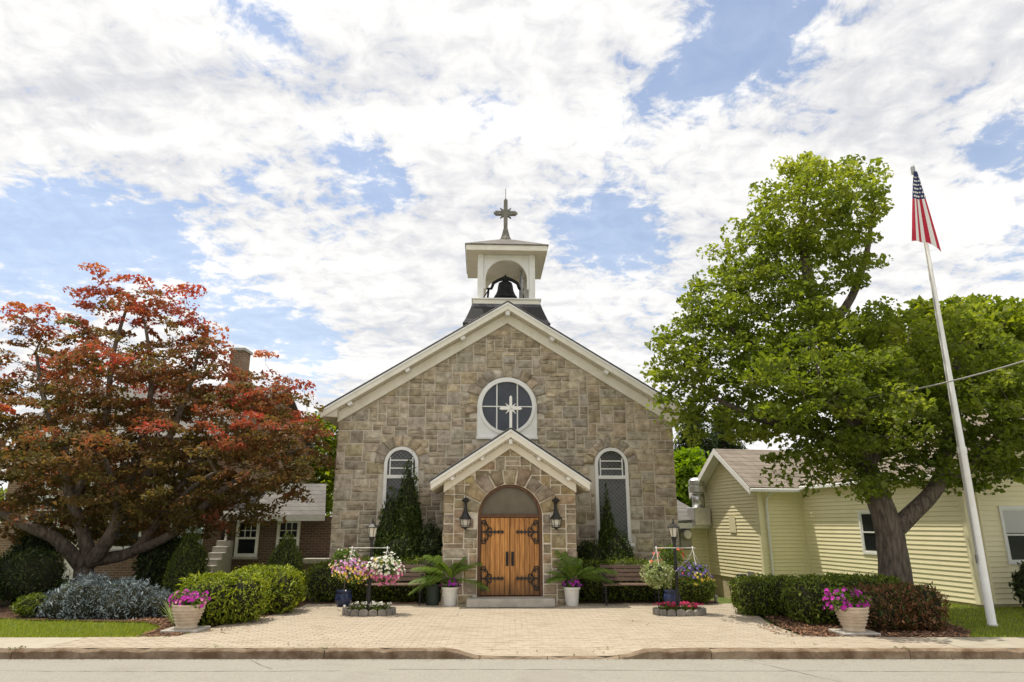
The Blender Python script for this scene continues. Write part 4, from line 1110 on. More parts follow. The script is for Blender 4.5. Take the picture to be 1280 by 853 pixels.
MB().tube([(.30,-.10,ze-.25),(.30,-.06,ze-.4),(.30,-.06,.08)],.03,8).build('downspout', M['trim_y'], house)
MB().box(-GW-.035,-GW-.022,L1+.55,L1+.95,.06,.28).build('crawl_vent', M['grey_metal'], house)
MB().box(-GW-.035,-GW-.022,L1+1.45,L1+1.85,1.42,1.95).build('gable_vent', M['trim_y'], house)

# low annex with vent pipe and meter between church and yellow house
ann = thing('low_annex', 'low yellow annex with shallow roof between church wall and yellow gable', 'annex', (4.75, 24.1, -.7), R(10.6))
aw = MB().box(0,2.12,0,3,0,2.36).build('annex_wall', M['trim_y'], ann)
z = .1
for k in range(21): 
    b = MB()
    for q in (-.01, 2.10): b.v += [(q,.004,z+.108),(q,-.024,z+.012),(q,-.02,z),(q,.004,z)]
    b.f += [(0,1,5,4),(1,2,6,5),(2,3,7,6),(3,2,1,0),(4,5,6,7)]; b.build('siding_board', M['siding'], aw); z += .108
m_ = MB(); slope_sheet(m_, (-.25,-.3,2.36), (2.12,-.3,2.50), (2.12,2.6,3.3), (-.25,2.6,3.2)); m_.build('annex_roof', M['grey_shingle'], ann)
MB().box(-.25,2.12,-.335,-.301,2.24,2.42).build('fascia', M['white'], ann)
MB().box(1.52,1.60,-.035,.0,.0,2.36).build('corner_trim', M['trim_y'], ann)
vent = thing('roof_vent', 'shiny galvanised exhaust vent with round cap on the low annex roof', 'vent', (6.50, 24.15, 1.74), R(10))
MB().box(-.30,.30,-.3,.3,-.1,.50).build('vent_box', M['galv'], vent, bev=.02)
MB().lathe([(.20,.50),(.20,.95)],14).build('flue', M['galv'], vent, smooth=True)
MB().lathe([(.20,1.0),(.29,1.02),(.29,1.22),(.24,1.24),(.27,1.30),(.27,1.42),(.20,1.5),(.02,1.53)],14).build('vent_cap', M['galv'], vent)
met = MB().xf(lambda v: v); 
mt_ = thing('electric_meter', 'round grey electric meter on the low annex wall', 'meter', (5.98, 24.31, 1.22), R(10.6))
MB().box(-.20,.20,-.12,-.01,-.38,.38).build('meter_box', M['grey_metal'], mt_, bev=.02)
MB().lathe([(.19,0),(.19,.12),(.14,.20),(.02,.21)],14).xf(lambda v: (v[0],-.12-v[2],v[1]+.12)).build('meter_dial', M['galv'], mt_)

gp = thing('gate_post', 'dark wooden gate post at the near end of the boxwood hedge', 'post', (4.95, 15.3, -.05), R(8))
MB().box(-.06,.06,-.06,.06,0,.62).build('post', M['frame'], gp, bev=.01); MB().box(-.09,.09,-.07,.07,.62,.70).build('post_cap', M['black'], gp, bev=.01); MB().box(-.10,-.06,-.03,.03,.05,.22).build('latch', M['black'], gp)
sp_ = thing('standpipe', 'short grey standpipe at the foot of the yellow gable wall', 'pipe', (4.55, 16.0, -.06))
MB().lathe([(.035,.0),(.035,.16),(.05,.165),(.05,.20),(.02,.22)],10).build('pipe', M['grey_metal'], sp_)
# ------------------------------------------------------------------ brick house and annex on the left
bh = thing('brick_house', 'two-storey tan brick house with grey roof behind the red maple', 'house', (-16.6, 22.6, 0))
bw = MB(); bw.box(0,7.2,0,9,0,4.8); bw.add([(0,0,4.8),(0,9,4.8),(0,4.5,7.0),(7.2,0,4.8),(7.2,9,4.8),(7.2,4.5,7.0)], [(0,2,1),(3,4,5),(0,3,5,2),(1,2,5,4)])
bw.build('brick_wall', M['brick'], bh)
for s, (y0, y1) in enumerate(((-.35, 4.5), (9.35, 4.5))):
    m_ = MB(); z0 = 4.8-.35*.489; slope_sheet(m_, (-.3,y0,z0+.03), (7.45,y0,z0+.03), (7.45,y1,7.03+s*.001), (-.3,y1,7.03+s*.001)); m_.build('roof', M['grey_shingle'], bh)
MB().box(-.3,7.45,-.38,-.351,4.45,4.68).build('fascia', M['white'], bh)
def brick_window(x0, x1, z0, z1, parent, y=0, cols=2, rows=2):
    f = MB().ring([(x0-.09,z0-.1),(x1+.09,z0-.1),(x1+.09,z1+.09),(x0-.09,z1+.09)], [(x0,z0),(x1,z0),(x1,z1),(x0,z1)], y-.05, y+.004); w_ = f.build('window', M['white'], parent)
    MB().box(x0,x1,y-.004,y+.003,z0,z1).build('pane', M['glass'], w_)
    zm = (z0+z1)/2; MB().box(x0,x1,y-.032,y-.005,zm-.03,zm+.03).build('meeting_rail', M['white'], w_)
    for i in range(1, cols):
        x = x0+(x1-x0)*i/cols; MB().box(x-.012,x+.012,y-.022,y-.005,zm+.031,z1).build('glazing_bar', M['white'], w_)
    MB().box(x0,x1,y-.020,y-.006,(zm+z1)/2-.012,(zm+z1)/2+.012).build('glazing_bar', M['white'], w_)
    MB().box(x0-.13,x1+.13,y-.09,y+.002,z0-.17,z0-.101).build('sill', M['concrete'], w_)
for x in (.9, 3.6, 5.6): brick_window(x, x+.95, 1.0, 2.5, bh, cols=3); brick_window(x, x+.95, 3.1, 4.3, bh, cols=3)
MB().box(2.35,2.75,-.12,-.001,0,3.0).build('pilaster', M['cream'], bh); MB().box(2.1,6.2,-1.3,-.0,2.72,2.95).build('porch_canopy', M['white'], bh)
chm = MB().box(6.02,6.52,1.9,2.55,5.0,7.98); chm.build('chimney', M['brick'], bh)
MB().box(5.96,6.58,1.83,2.62,7.981,8.08).build('chimney_cap', M['concrete'], bh)
ba = thing('brick_annex', 'low brown brick annex with two white windows left of the church', 'annex', (-8.9, 22.0, 0))
MB().box(0,3.3,0,6,-.5,1.92).build('brick_wall', M['brick_dark'], ba)
m_ = MB(); slope_sheet(m_, (-.25,-.25,1.90), (3.05,-.25,1.90), (2.3,2.4,3.0), (-.25,2.4,3.0)); m_.build('roof', M['grey_shingle'], ba)
MB().box(-.25,3.05,-.285,-.251,1.78,1.96).build('fascia', M['white'], ba)
MB().box(3.3,5.0,.4,5,-.5,2.6).build('link_wall', M['brick_dark'], ba); MB().box(2.6,5.0,-.9,.39,.55,.68).build('coping', M['concrete'], ba); MB().box(2.65,5.0,-.85,.385,-.5,.549).build('low_wall', M['brick_dark'], ba)
brick_window(.32,.86,.80,1.72,ba,cols=3); brick_window(1.60,2.14,.80,1.72,ba,cols=3)
MB().tube([(-.1,-.2,1.82),(-.06,-.06,1.6),(-.06,-.06,.2),(-.2,-.15,.02)],.045,8).build('downspout', M['white'], ba)
MB().add([(-1.9,-.3,-.2),(-.75,-.3,-.2),(-.75,-.3,1.55),(-1.1,-.3,1.75),(-1.9,-.3,1.2),(-1.9,-.2,-.2),(-.75,-.2,-.2),(-.75,-.2,1.55),(-1.1,-.2,1.75),(-1.9,-.2,1.2)], [(0,1,2,3,4),(9,8,7,6,5),(0,5,6,1),(1,6,7,2),(2,7,8,3),(3,8,9,4),(4,9,5,0)]).build('teal_board', M['teal'], ba)
stp = thing('concrete_stairs', 'narrow concrete stairs rising beside the brick annex', 'stairs', (-8.95, 20.2, 0))
for k in range(7): MB().box(-.22,.22,k*.26,k*.26+.26,-.1,.17*(k+1)).build('stair_step', M['concrete'], stp, bev=.01)

# ------------------------------------------------------------------ trees
def px(x, y, Y):   # a place seen at photo position x,y at distance Y
    f = 840; a = (x-640)/f; b = (426.5-y)/f; c, s = math.cos(R(15.2)), math.sin(R(15.2))
    d = (a, c-b*s, s+b*c); t = Y/d[1]; return np.array((d[0]*t, Y, 1.7+d[2]*t))
def cblob(x, y, Y, rx, ry, dep=None):
    p = px(x, y, Y); k = Y*1.02/840; return (p[0], p[1], p[2], rx*k, (dep if dep else (rx+ry)/2*k), ry*k)
# --- green maple by the yellow house
T = Tree(); b0 = np.array((7.55, 14.1, -.06))
T.limb([b0, px(1117,700,14.1), px(1110,660,14.1), px(1098,622,14.1), px(1080,575,14.2)], [.37,.29,.265,.24,.20], sub=5)
T.limb([px(1080,575,14.2), px(1055,500,14.3), px(1030,420,14.2), px(1010,345,14.1), px(1003,280,14.0), px(1010,225,14.0)], [.24,.20,.16,.12,.07,.03])
T.limb([px(1112,668,14.1), px(1142,640,13.95), px(1172,606,13.9), px(1184,560,14.0), px(1188,500,14.2), px(1200,430,14.3)], [.19,.165,.15,.13,.10,.05])
T.limb([px(1176,600,13.9), px(1205,592,13.8), px(1235,560,13.7), px(1262,520,13.9)], [.09,.085,.07,.03])
T.limb([px(1060,520,14.3), px(1000,475,13.9), px(940,430,13.7), px(895,400,13.6)], [.15,.11,.08,.03])
T.limb([px(1078,570,14.2), px(1010,540,13.8), px(940,520,13.5), px(880,490,13.4)], [.13,.10,.07,.03])
T.limb([px(1030,420,14.2), px(1065,370,14.2), px(1085,310,14.2), px(1090,260,14.1)], [.11,.09,.06,.03])
T.limb([px(1022,400,14.2), px(985,350,14.4), px(960,300,14.5)], [.10,.07,.03])
T.limb([px(1086,585,14.2), px(1110,520,14.7), px(1130,460,15.0), px(1140,410,15.1)], [.14,.11,.08,.03])
T.limb([px(1070,545,14.2), px(1040,500,13.0), px(1020,460,12.3)], [.12,.08,.03])
GB = [cblob(1015,265,14.0,88,58),cblob(1075,255,14.1,42,45),cblob(955,315,14.2,58,50),cblob(1010,330,14.1,85,45),cblob(940,375,13.9,72,50),
 cblob(885,410,13.7,50,38),cblob(888,365,13.8,34,32),cblob(925,330,14.1,34,34),cblob(840,430,13.5,26,26),cblob(845,505,13.4,24,16),cblob(905,460,13.6,85,45),cblob(850,455,13.6,34,38),cblob(1000,420,13.9,90,60),cblob(1050,450,14.2,70,70),cblob(960,510,13.6,85,45),
 cblob(1040,520,13.7,85,55),cblob(1110,440,14.6,58,55),cblob(1125,500,14.3,75,65),cblob(1190,450,14.3,60,60),cblob(1200,520,14.0,75,60),cblob(1245,560,13.9,55,45),
 cblob(1105,575,14.0,80,32),cblob(1190,580,14.0,70,28),cblob(1010,575,13.6,55,24),cblob(1260,500,14.2,60,60),cblob(1000,212,14.0,30,14),cblob(1050,212,14.0,34,16),cblob(870,520,13.4,40,20),cblob(1065,600,13.6,45,16),
 cblob(1000,480,12.2,70,60),cblob(1090,500,12.6,70,60),cblob(1330,520,14,70,70)]
gc = blob_clumps(GB, 600, 3, .35)
T.grow(gc, tipr=.006)
gt = thing('green_maple_tree', 'tall green maple with thick forked trunk in front of the yellow house', 'tree', tuple(b0))
T.mesh('trunk', M['bark'], gt, b0)
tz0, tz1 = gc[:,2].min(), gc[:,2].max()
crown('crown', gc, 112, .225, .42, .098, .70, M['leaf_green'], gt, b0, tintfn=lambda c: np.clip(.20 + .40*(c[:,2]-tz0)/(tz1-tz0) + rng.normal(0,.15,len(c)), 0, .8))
# --- second green tree behind the yellow house
T = Tree(); b1 = np.array((14.6, 24.0, -.1))
T.limb([b1, b1+(.1,0,2), b1+(.0,0,4.5), b1+(-.2,0,7)], [.35,.3,.22,.08]); T.limb([b1+(0,0,3), b1+(1.5,-.3,5.5), b1+(2.2,0,7.5)], [.2,.12,.05]); T.limb([b1+(0,0,3.2), b1+(-1.5,.3,5.2), b1+(-2.4,0,7)], [.2,.12,.05])
FB = [cblob(1165,430,23.5,65,50),cblob(1225,430,24,65,50),cblob(1275,420,24,50,45),cblob(1140,395,23.5,30,22),cblob(1210,400,24,40,24),cblob(1330,430,24,70,55),cblob(1240,490,24,110,50),cblob(1150,490,24,70,40),cblob(1285,385,24,22,16)]
fc = blob_clumps(FB, 420, 4, .38); T.grow(fc, step=.5, tipr=.01)
ft = thing('far_green_tree', 'bright green tree rising behind the yellow house roof', 'tree', tuple(b1)); T.mesh('trunk', M['bark2'], ft, b1)
crown('crown', fc, 70, .38, .5, .19, .75, M['leaf_far'], ft, b1)
# --- red Japanese maple
T = Tree(); b2 = np.array((-10.0, 16.9, -.05))
T.limb([b2, px(105,715,16.9), px(110,690,16.9), px(100,655,16.8), px(85,610,16.7), px(75,560,16.8), px(55,500,16.9), px(45,440,17)], [.32,.22,.17,.14,.12,.09,.06,.03], sub=5)
T.limb([px(105,712,16.9), px(75,678,16.4), px(40,660,16.0), px(0,640,15.8), px(-40,605,15.8)], [.18,.145,.12,.09,.05])
T.limb([px(112,705,16.9), px(135,675,16.7), px(150,640,16.6), px(165,590,16.7), px(180,540,16.8), px(190,470,16.9), px(180,400,17)], [.19,.155,.13,.11,.09,.06,.03])
T.limb([px(118,700,17.0), px(165,690,17.2), px(195,655,17.3), px(225,610,17.2), px(265,560,17), px(310,515,16.8)], [.16,.13,.11,.09,.07,.03])
T.limb([px(170,688,17.2), px(215,668,17.0), px(270,620,16.6), px(330,580,16.4), px(380,560,16.3)], [.13,.11,.09,.06,.03])
T.limb([px(150,640,16.6), px(205,560,16.7), px(235,490,16.8), px(250,430,17)], [.12,.09,.06,.03])
T.limb([px(90,630,16.8), px(130,540,17), px(140,450,17.1), px(160,380,17.1)], [.12,.09,.06,.03])
T.limb([px(150,645,16.6), px(140,600,15.6), px(130,570,15.0)], [.10,.07,.03])
T.limb([px(200,650,17.3), px(240,610,16), px(270,590,15.2)], [.09,.06,.03])
RB = [cblob(165,372,17,66,34),cblob(222,372,17,36,26),cblob(130,345,17,24,14),cblob(150,338,17,22,10),cblob(30,405,17,42,24),cblob(60,385,17,30,12),cblob(25,455,17,60,40),cblob(130,432,17,70,42),cblob(205,430,17,70,46),cblob(260,450,16.9,40,40),
 cblob(285,480,16.8,60,36),cblob(335,500,16.7,52,32),cblob(365,512,16.6,28,18),cblob(345,482,16.6,30,18),cblob(310,455,16.8,34,18),cblob(395,600,16.2,22,26),cblob(170,500,18.6,80,34),cblob(245,495,18.6,60,34),cblob(100,470,18.6,70,34),cblob(60,560,18.8,80,40),cblob(320,540,18.4,60,40),cblob(335,560,16.6,62,42),cblob(392,570,16.5,24,38),cblob(250,540,16.9,80,46),cblob(160,500,17,90,50),cblob(70,530,17,80,50),cblob(20,590,16.8,60,40),
 cblob(110,590,16.9,90,42),cblob(200,600,16.9,80,40),cblob(290,600,16.6,60,30),cblob(350,605,16.4,40,20),cblob(95,625,15.6,100,24),cblob(200,620,15.4,70,22),cblob(130,560,15.2,90,40),cblob(240,560,15.4,70,40),cblob(30,540,15.4,70,50),cblob(-50,520,16.5,60,90),cblob(-50,620,16.5,50,40),cblob(330,530,15.6,50,30),cblob(140,470,15.8,70,40)]
RB += [cblob(60,635,17.6,80,26),cblob(150,645,17.8,80,26),cblob(225,645,17.6,70,26),cblob(300,625,17.2,60,24),cblob(20,640,16.6,40,26),cblob(110,668,18.2,70,16),cblob(195,662,18.0,60,18),cblob(250,640,16.4,50,18),cblob(330,620,16.0,46,16),cblob(180,615,18.6,110,34),cblob(90,590,18.8,110,44),cblob(270,580,18.6,90,40)]
RB += [cblob(330,560,15.8,40,26),cblob(300,600,15.6,50,24),cblob(365,590,16.0,32,30),cblob(375,545,16.4,26,24),cblob(350,530,17.6,40,30),cblob(275,520,17.8,50,36)]
rc = blob_clumps(RB, 900, 6, .30)
T.grow(rc, tipr=.006, wob=.09)
rt = thing('red_maple_tree', 'spreading multi-stemmed maple with red and bronze leaves on the left lawn', 'tree', tuple(b2))
T.mesh('trunk', M['bark2'], rt, b2)
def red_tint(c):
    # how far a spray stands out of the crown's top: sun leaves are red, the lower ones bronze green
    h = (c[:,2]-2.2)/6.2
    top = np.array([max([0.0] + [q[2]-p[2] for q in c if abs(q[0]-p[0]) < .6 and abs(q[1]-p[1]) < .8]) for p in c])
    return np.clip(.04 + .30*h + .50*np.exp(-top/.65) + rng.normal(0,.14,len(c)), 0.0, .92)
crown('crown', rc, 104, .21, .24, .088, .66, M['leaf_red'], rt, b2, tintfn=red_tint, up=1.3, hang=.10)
# --- bushes and trees beyond
T = Tree(); b3 = np.array((7.6, 28.5, -.5)); T.limb([b3, b3+(0,0,1.5), b3+(.1,0,3.6)], [.16,.12,.05])
lc = blob_clumps([cblob(868,590,28.5,34,26),cblob(850,610,28.5,26,30),cblob(880,620,28.5,34,30),cblob(862,640,28.5,28,25)], 110, 8, .25); T.grow(lc, step=.4)
lt = thing('lime_green_tree', 'small bright lime green tree behind the low yellow annex', 'tree', tuple(b3)); T.mesh('trunk', M['bark2'], lt, b3)
crown('crown', lc, 90, .32, .5, .17, .75, M['leaf_lime'], lt, b3)
T = Tree(); b4 = np.array((-10.2, 33.0, -.1)); T.limb([b4, b4+(0,0,3), b4+(.1,0,6)], [.25,.2,.06])
lc2 = blob_clumps([cblob(400,560,33,40,40),cblob(370,590,33,40,40),cblob(410,600,33,30,40)], 110, 9, .35); T.grow(lc2, step=.5)
lt2 = thing('background_tree', 'green leafy tree behind the left corner of the church', 'tree', tuple(b4)); T.mesh('trunk', M['bark2'], lt2, b4)
crown('crown', lc2, 80, .42, .5, .2, .75, M['leaf_far'], lt2, b4)
def conifer(x, y, h, r, label, seed):
    rr = np.random.default_rng(seed); root = thing('conifer_tree', label, 'tree', (x, y, -.5))
    mb = MB().tube([(0,0,0),(0,0,h*.5),(0,0,h)], [.25,.16,.02], 7); V_, F_, o = [], [], 0
    nw = int(h/.42)
    for w_ in range(nw):
        z = 1.2 + (h-1.4)*w_/nw; L_ = r*(1-(w_/nw))**.8+.15
        for q in range(7):
            a = rr.uniform(0, 6.28); l = L_*rr.uniform(.75,1.1); e = np.array((math.cos(a)*l, math.sin(a)*l, z-.25*l))
            mb.tube([(0,0,z),tuple(e*np.array((.5,.5,1))+np.array((0,0,.1))*l),tuple(e)], [.035,.022,.006], 4, cap=False)
            n = int(60+70*l); t = rr.random(n)**.7; P = np.array((0,0,z))*(1-t)[:,None] + e*t[:,None] + rr.normal(size=(n,3))*np.array((.12,.12,.09))
            P[:,2] -= np.abs(rr.normal(0,.14,n))
            al = np.tile(np.array((math.cos(a)*.5, math.sin(a)*.5, -.7)), (n,1)); L2 = rr.uniform(.14,.30,n)
            V, F = leaf_geo(P, rr.normal(size=(n,3))+np.array((0,0,.8)), L2, L2*.25, along=al); V_.append(V); F_.append(F+o); o += len(V)
    mb.build('trunk', M['bark2'], root); npobj('crown', np.concatenate(V_), np.concatenate(F_), M['leaf_dark'], root)
conifer(9.2, 34, 8.4, 2.3, 'dark conifer with drooping branches behind the lime green tree', 1)
conifer(11.9, 38, 8.9, 2.6, 'taller dark conifer behind the yellow house ridge', 2)

# ------------------------------------------------------------------ shrubs and hedges
shrub('yew_hedge', 'bright yellow-green clipped yew nearest the left urn', 'hedge', [(-5.38,12.75,.0,.80,.52,.52,3.2,0),(-4.98,13.0,.0,.82,.50,.5,3.2,0)], M['leaf_yew'], 9500, .062, 'yellow-green yew hedges left of the forecourt', lump=.085, k=11, aspect=.35)
shrub('yew_hedge', 'bright yellow-green clipped yew behind the front yew, nearer the church', 'hedge', [(-5.15,14.25,0,.86,.55,.5,3.2,0),(-4.72,14.3,0,.84,.50,.5,3.2,0)], M['leaf_yew'], 8500, .062, 'yellow-green yew hedges left of the forecourt', lump=.085, k=11, aspect=.35)
shrub('dwarf_spruce', 'conical dark green dwarf spruce beside the red maple trunk', 'shrub', [(-7.45,16.3,-.3,1.52,.66,.6,2.3,.62)], M['leaf_spruce'], 7000, .055, 'conical dwarf spruces left of the church', aspect=.25, lump=.06, k=10)
shrub('dwarf_spruce', 'conical green dwarf spruce in front of the brick annex windows', 'shrub', [(-5.28,16.5,-.35,1.50,.66,.6,2.3,.68)], M['leaf_spruce'], 7000, .055, 'conical dwarf spruces left of the church', aspect=.25, lump=.06, k=10)
shrub('clipped_hedge', 'dark clipped hedge running behind the left bench', 'hedge', [(-4.12,16.35,0,.86,.62,.55,3.0,0),(-3.2,16.5,0,.95,.7,.5,4,0),(-2.3,16.5,0,.93,.7,.5,4,0)], M['leaf_hedge'], 15000, .05, lump=.075, k=9, aspect=.4)
shrub('clipped_hedge', 'dark clipped hedge running behind the right bench', 'hedge', [(1.9,16.45,0,.88,.55,.5,4,0),(2.7,16.45,0,.90,.6,.5,4,0),(3.4,16.4,0,.84,.5,.5,3.5,0)], M['leaf_hedge'], 14000, .05, lump=.075, k=9, aspect=.4)
shrub('rounded_shrub', 'rounded dark shrub behind the purple hanging basket', 'shrub', [(4.05,15.95,0,.66,.46,.42,2.6,0)], M['leaf_hedge'], 5000, .05, aspect=.4, k=7)
shrub('arborvitae', 'tall twin-peaked arborvitae in front of the left arched window', 'shrub', [(-2.55,16.95,-.4,3.40,.50,.45,2.3,.66),(-2.98,16.9,-.4,2.58,.44,.42,2.3,.62),(-2.62,16.8,-.2,1.6,.55,.45,2.4,.2)], M['leaf_arb'], 20000, .075, upright=True, lump=.06, k=9, aspect=.38)
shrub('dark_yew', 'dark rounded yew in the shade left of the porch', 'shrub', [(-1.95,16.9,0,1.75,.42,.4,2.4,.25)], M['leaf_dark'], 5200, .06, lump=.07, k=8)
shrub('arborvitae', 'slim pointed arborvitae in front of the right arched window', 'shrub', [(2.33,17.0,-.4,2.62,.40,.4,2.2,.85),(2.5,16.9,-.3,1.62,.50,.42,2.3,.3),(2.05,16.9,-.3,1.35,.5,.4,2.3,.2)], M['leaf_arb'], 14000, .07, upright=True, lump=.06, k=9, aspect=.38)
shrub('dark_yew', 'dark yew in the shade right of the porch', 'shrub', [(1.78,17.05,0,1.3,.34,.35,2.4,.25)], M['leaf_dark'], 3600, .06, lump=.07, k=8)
shrub('blue_spruce', 'low spreading blue-grey spruce under the red maple', 'shrub', [(-8.15,13.75,-.2,.72,.85,.6,2.2,.35),(-7.35,13.75,-.2,.62,.8,.55,2.2,.35),(-8.75,13.9,-.2,.45,.55,.5,2.2,.3),(-6.75,13.8,-.1,.42,.5,.45,2.2,.3)], M['leaf_blue'], 19000, .06, aspect=.2, lump=.16, k=11, shell=.35, rough=.6)
shrub('dark_shrub', 'low dark green shrub beside the lawn at the far left', 'shrub', [(-10.6,15.6,0,1.15,.8,.6,2.2,.1),(-11.5,15.2,0,1.0,.8,.6,2.2,.1)], M['leaf_dark'], 8000, .07, aspect=.3, lump=.12, k=7)
shrub('leafy_shrub', 'small leafy shrub between the lawn and the blue spruce', 'shrub', [(-9.15,13.75,0,.38,.38,.34,2.2,.1)], M['leaf_hedge'], 1800, .06, lump=.12)
shrub('boxwood_hedge', 'clipped green hedge at the back of the right bed', 'hedge', [(4.72,14.0,0,.68,.38,.42,4,0),(5.25,14.0,0,.70,.45,.42,4,0)], M['leaf_hedge'], 8000, .052, 'clipped hedges under the green maple', lump=.075, k=10, aspect=.4)
shrub('boxwood_hedge', 'wide clipped green hedge behind the right urn', 'hedge', [(5.5,12.95,0,.76,.5,.5,4,0),(6.1,13.0,0,.78,.55,.5,4,0),(6.7,13.1,0,.76,.5,.5,4,0)], M['leaf_hedge'], 14000, .052, 'clipped hedges under the green maple', lump=.075, k=10, aspect=.4)
shrub('browned_hedge', 'clipped hedge with browned dead foliage right of the urn', 'hedge', [(6.2,12.2,0,.66,.5,.45,4,0),(6.75,12.2,0,.68,.48,.45,4,0)], M['leaf_brown'], 13000, .05, lump=.075, k=10, aspect=.38)
shrub('dark_evergreen', 'dark evergreen against the yellow house front window at the right edge', 'shrub', [(11.35,14.5,0,2.0,.42,.4,2.2,.45),(10.75,14.75,0,.9,.35,.3,2.2,.2)], M['leaf_dark'], 5200, .065, lump=.14, k=8)
shrub('dark_yew', 'dark spreading yew right behind the red maple trunk', 'shrub', [(-8.7,17.6,0,1.5,.7,.6,2.2,.3)], M['leaf_dark'], 4500, .07, lump=.14, k=8)
shrub('dark_yew', 'dark tall yew left of the red maple trunk before the brick house', 'shrub', [(-11.9,17.5,0,1.6,.7,.6,2.2,.3)], M['leaf_dark'], 4500, .07, lump=.14, k=8)

def tuft(name, label, x, y, n, h, m):
    root = thing(name, label, 'plant', (x, y, 0)); V_, F_, o = [], [], 0; b = MB()
    for i in range(n):
        a = rnd.uniform(0,6.28); l = h*rnd.uniform(.7,1.1); sp = rnd.uniform(.2,.9)
        p = [Vector((math.cos(a)*l*sp*t, math.sin(a)*l*sp*t, l*(t-.35*sp*t*t))) for t in (0,.35,.7,1)]; s_ = Vector((-math.sin(a),math.cos(a),0))
        w_ = (.010,.012,.008,.001); vs = []
        for q, ww in zip(p, w_): vs += [q-s_*ww, q+s_*ww]
        b.add(vs, [(0,1,3,2),(2,3,5,4),(4,5,7,6)])
    b.build('blades', m, root)
tuft('strappy_plant', 'pale strappy-leaved plant beside the left urn', -5.75, 12.35, 60, .55, M['leaf_varieg'])

# ------------------------------------------------------------------ flowers, pots
def blossom_mb(mb, p, n_, r):
    n_ = Vector(n_).normalized(); u = n_.orthogonal().normalized(); v = n_.cross(u); a0 = rnd.uniform(0,6.28); p = Vector(p); vs = [p - n_*r*.25]
    for k in range(10):
        a = a0+2*math.pi*k/10; rr = r*(1.0 if k % 2 == 0 else .72); vs.append(p + (u*math.cos(a)+v*math.sin(a))*rr + n_*rnd.uniform(-.1,.2)*r)
    mb.add(vs, [(0,k+1,(k+1)%10+1) for k in range(10)])
def flower_ball(root, c, rad, spec, leaves, nleaf, lsize, e=2, zmin=None, seed=0):
    P, Nn = shrub_pts(nleaf, c, rad, e, seed+500, .5, .20, 4)
    if zmin is not None: k = P[:,2] > zmin; P = P[k]; Nn = Nn[k]
    L = lsize*rng.uniform(.6,1.3,len(P)); V, F = leaf_geo(P, Nn + rng.normal(size=P.shape)*.8, L, L*.55); npobj('foliage', V, F, leaves, root)
    for m, n, r, sel in spec:
        mb = MB(); c_ = 0; tr = 0
        while c_ < n and tr < n*30:
            tr += 1
            d = np.array([rnd.gauss(0,1) for _ in range(3)]); d /= np.linalg.norm(d)
            if zmin is not None and c[2]+d[2]*rad[2] < zmin: continue
            if not sel(d): continue
            s_ = rnd.uniform(.80,1.10)*float(lumps(d[None,:], 4, .20, seed+500)[0]); p = np.array(c)+d*np.array(rad)*s_
            nn = d+np.array((0,-.35,.35))+np.array([rnd.gauss(0,.3) for _ in range(3)]); blossom_mb(mb, p, nn, r*rnd.uniform(.75,1.2)); c_ += 1
        mb.build('blossoms', m, root, stuff=True)
allp = lambda d: True

def urn(x, y, label):
    u = thing('urn_planter', label, 'planter', (x, y, 0))
    MB().box(-.30,.30,-.26,.26,-.02,.035).build('base_slab', M['concrete'], u, bev=.01)
    b = MB().lathe([(.165,.036),(.175,.06),(.16,.075),(.19,.16),(.215,.24),(.235,.31),(.255,.325),(.26,.36),(.248,.37),(.262,.385),(.262,.41),(.225,.41),(.215,.36)],24); b.build('pot', M['urn'], u)
    for z in (.13,.18,.23,.28): MB().lathe([(.178+(z-.12)*.37,z-.012),(.192+(z-.12)*.37,z),(.178+(z-.12)*.37,z+.012)],24).build('band', M['urn'], u)
    MB().lathe([(.22,.36),(.01,.385)],16).build('soil', M['mulch'], u)
    return u
u1 = urn(-5.38, 11.95, 'beige stone urn with pink petunias at the left lawn corner')
flower_ball(u1, (0,0,.47), (.29,.25,.16), [(M['magenta'],120,.036,lambda d: d[2] > -.5),(M['pink'],22,.030,lambda d: d[2] > -.2)], M['leaf_fresh'], 900, .055, zmin=.34)
u2 = urn(5.50, 11.65, 'beige stone urn with magenta petunias before the browned hedge')
flower_ball(u2, (-.06,0,.50), (.32,.26,.18), [(M['magenta'],110,.036,lambda d: d[2] > -.6),(M['purple'],18,.03,lambda d: d[2] > -.2)], M['leaf_fresh'], 1300, .055, zmin=.32)

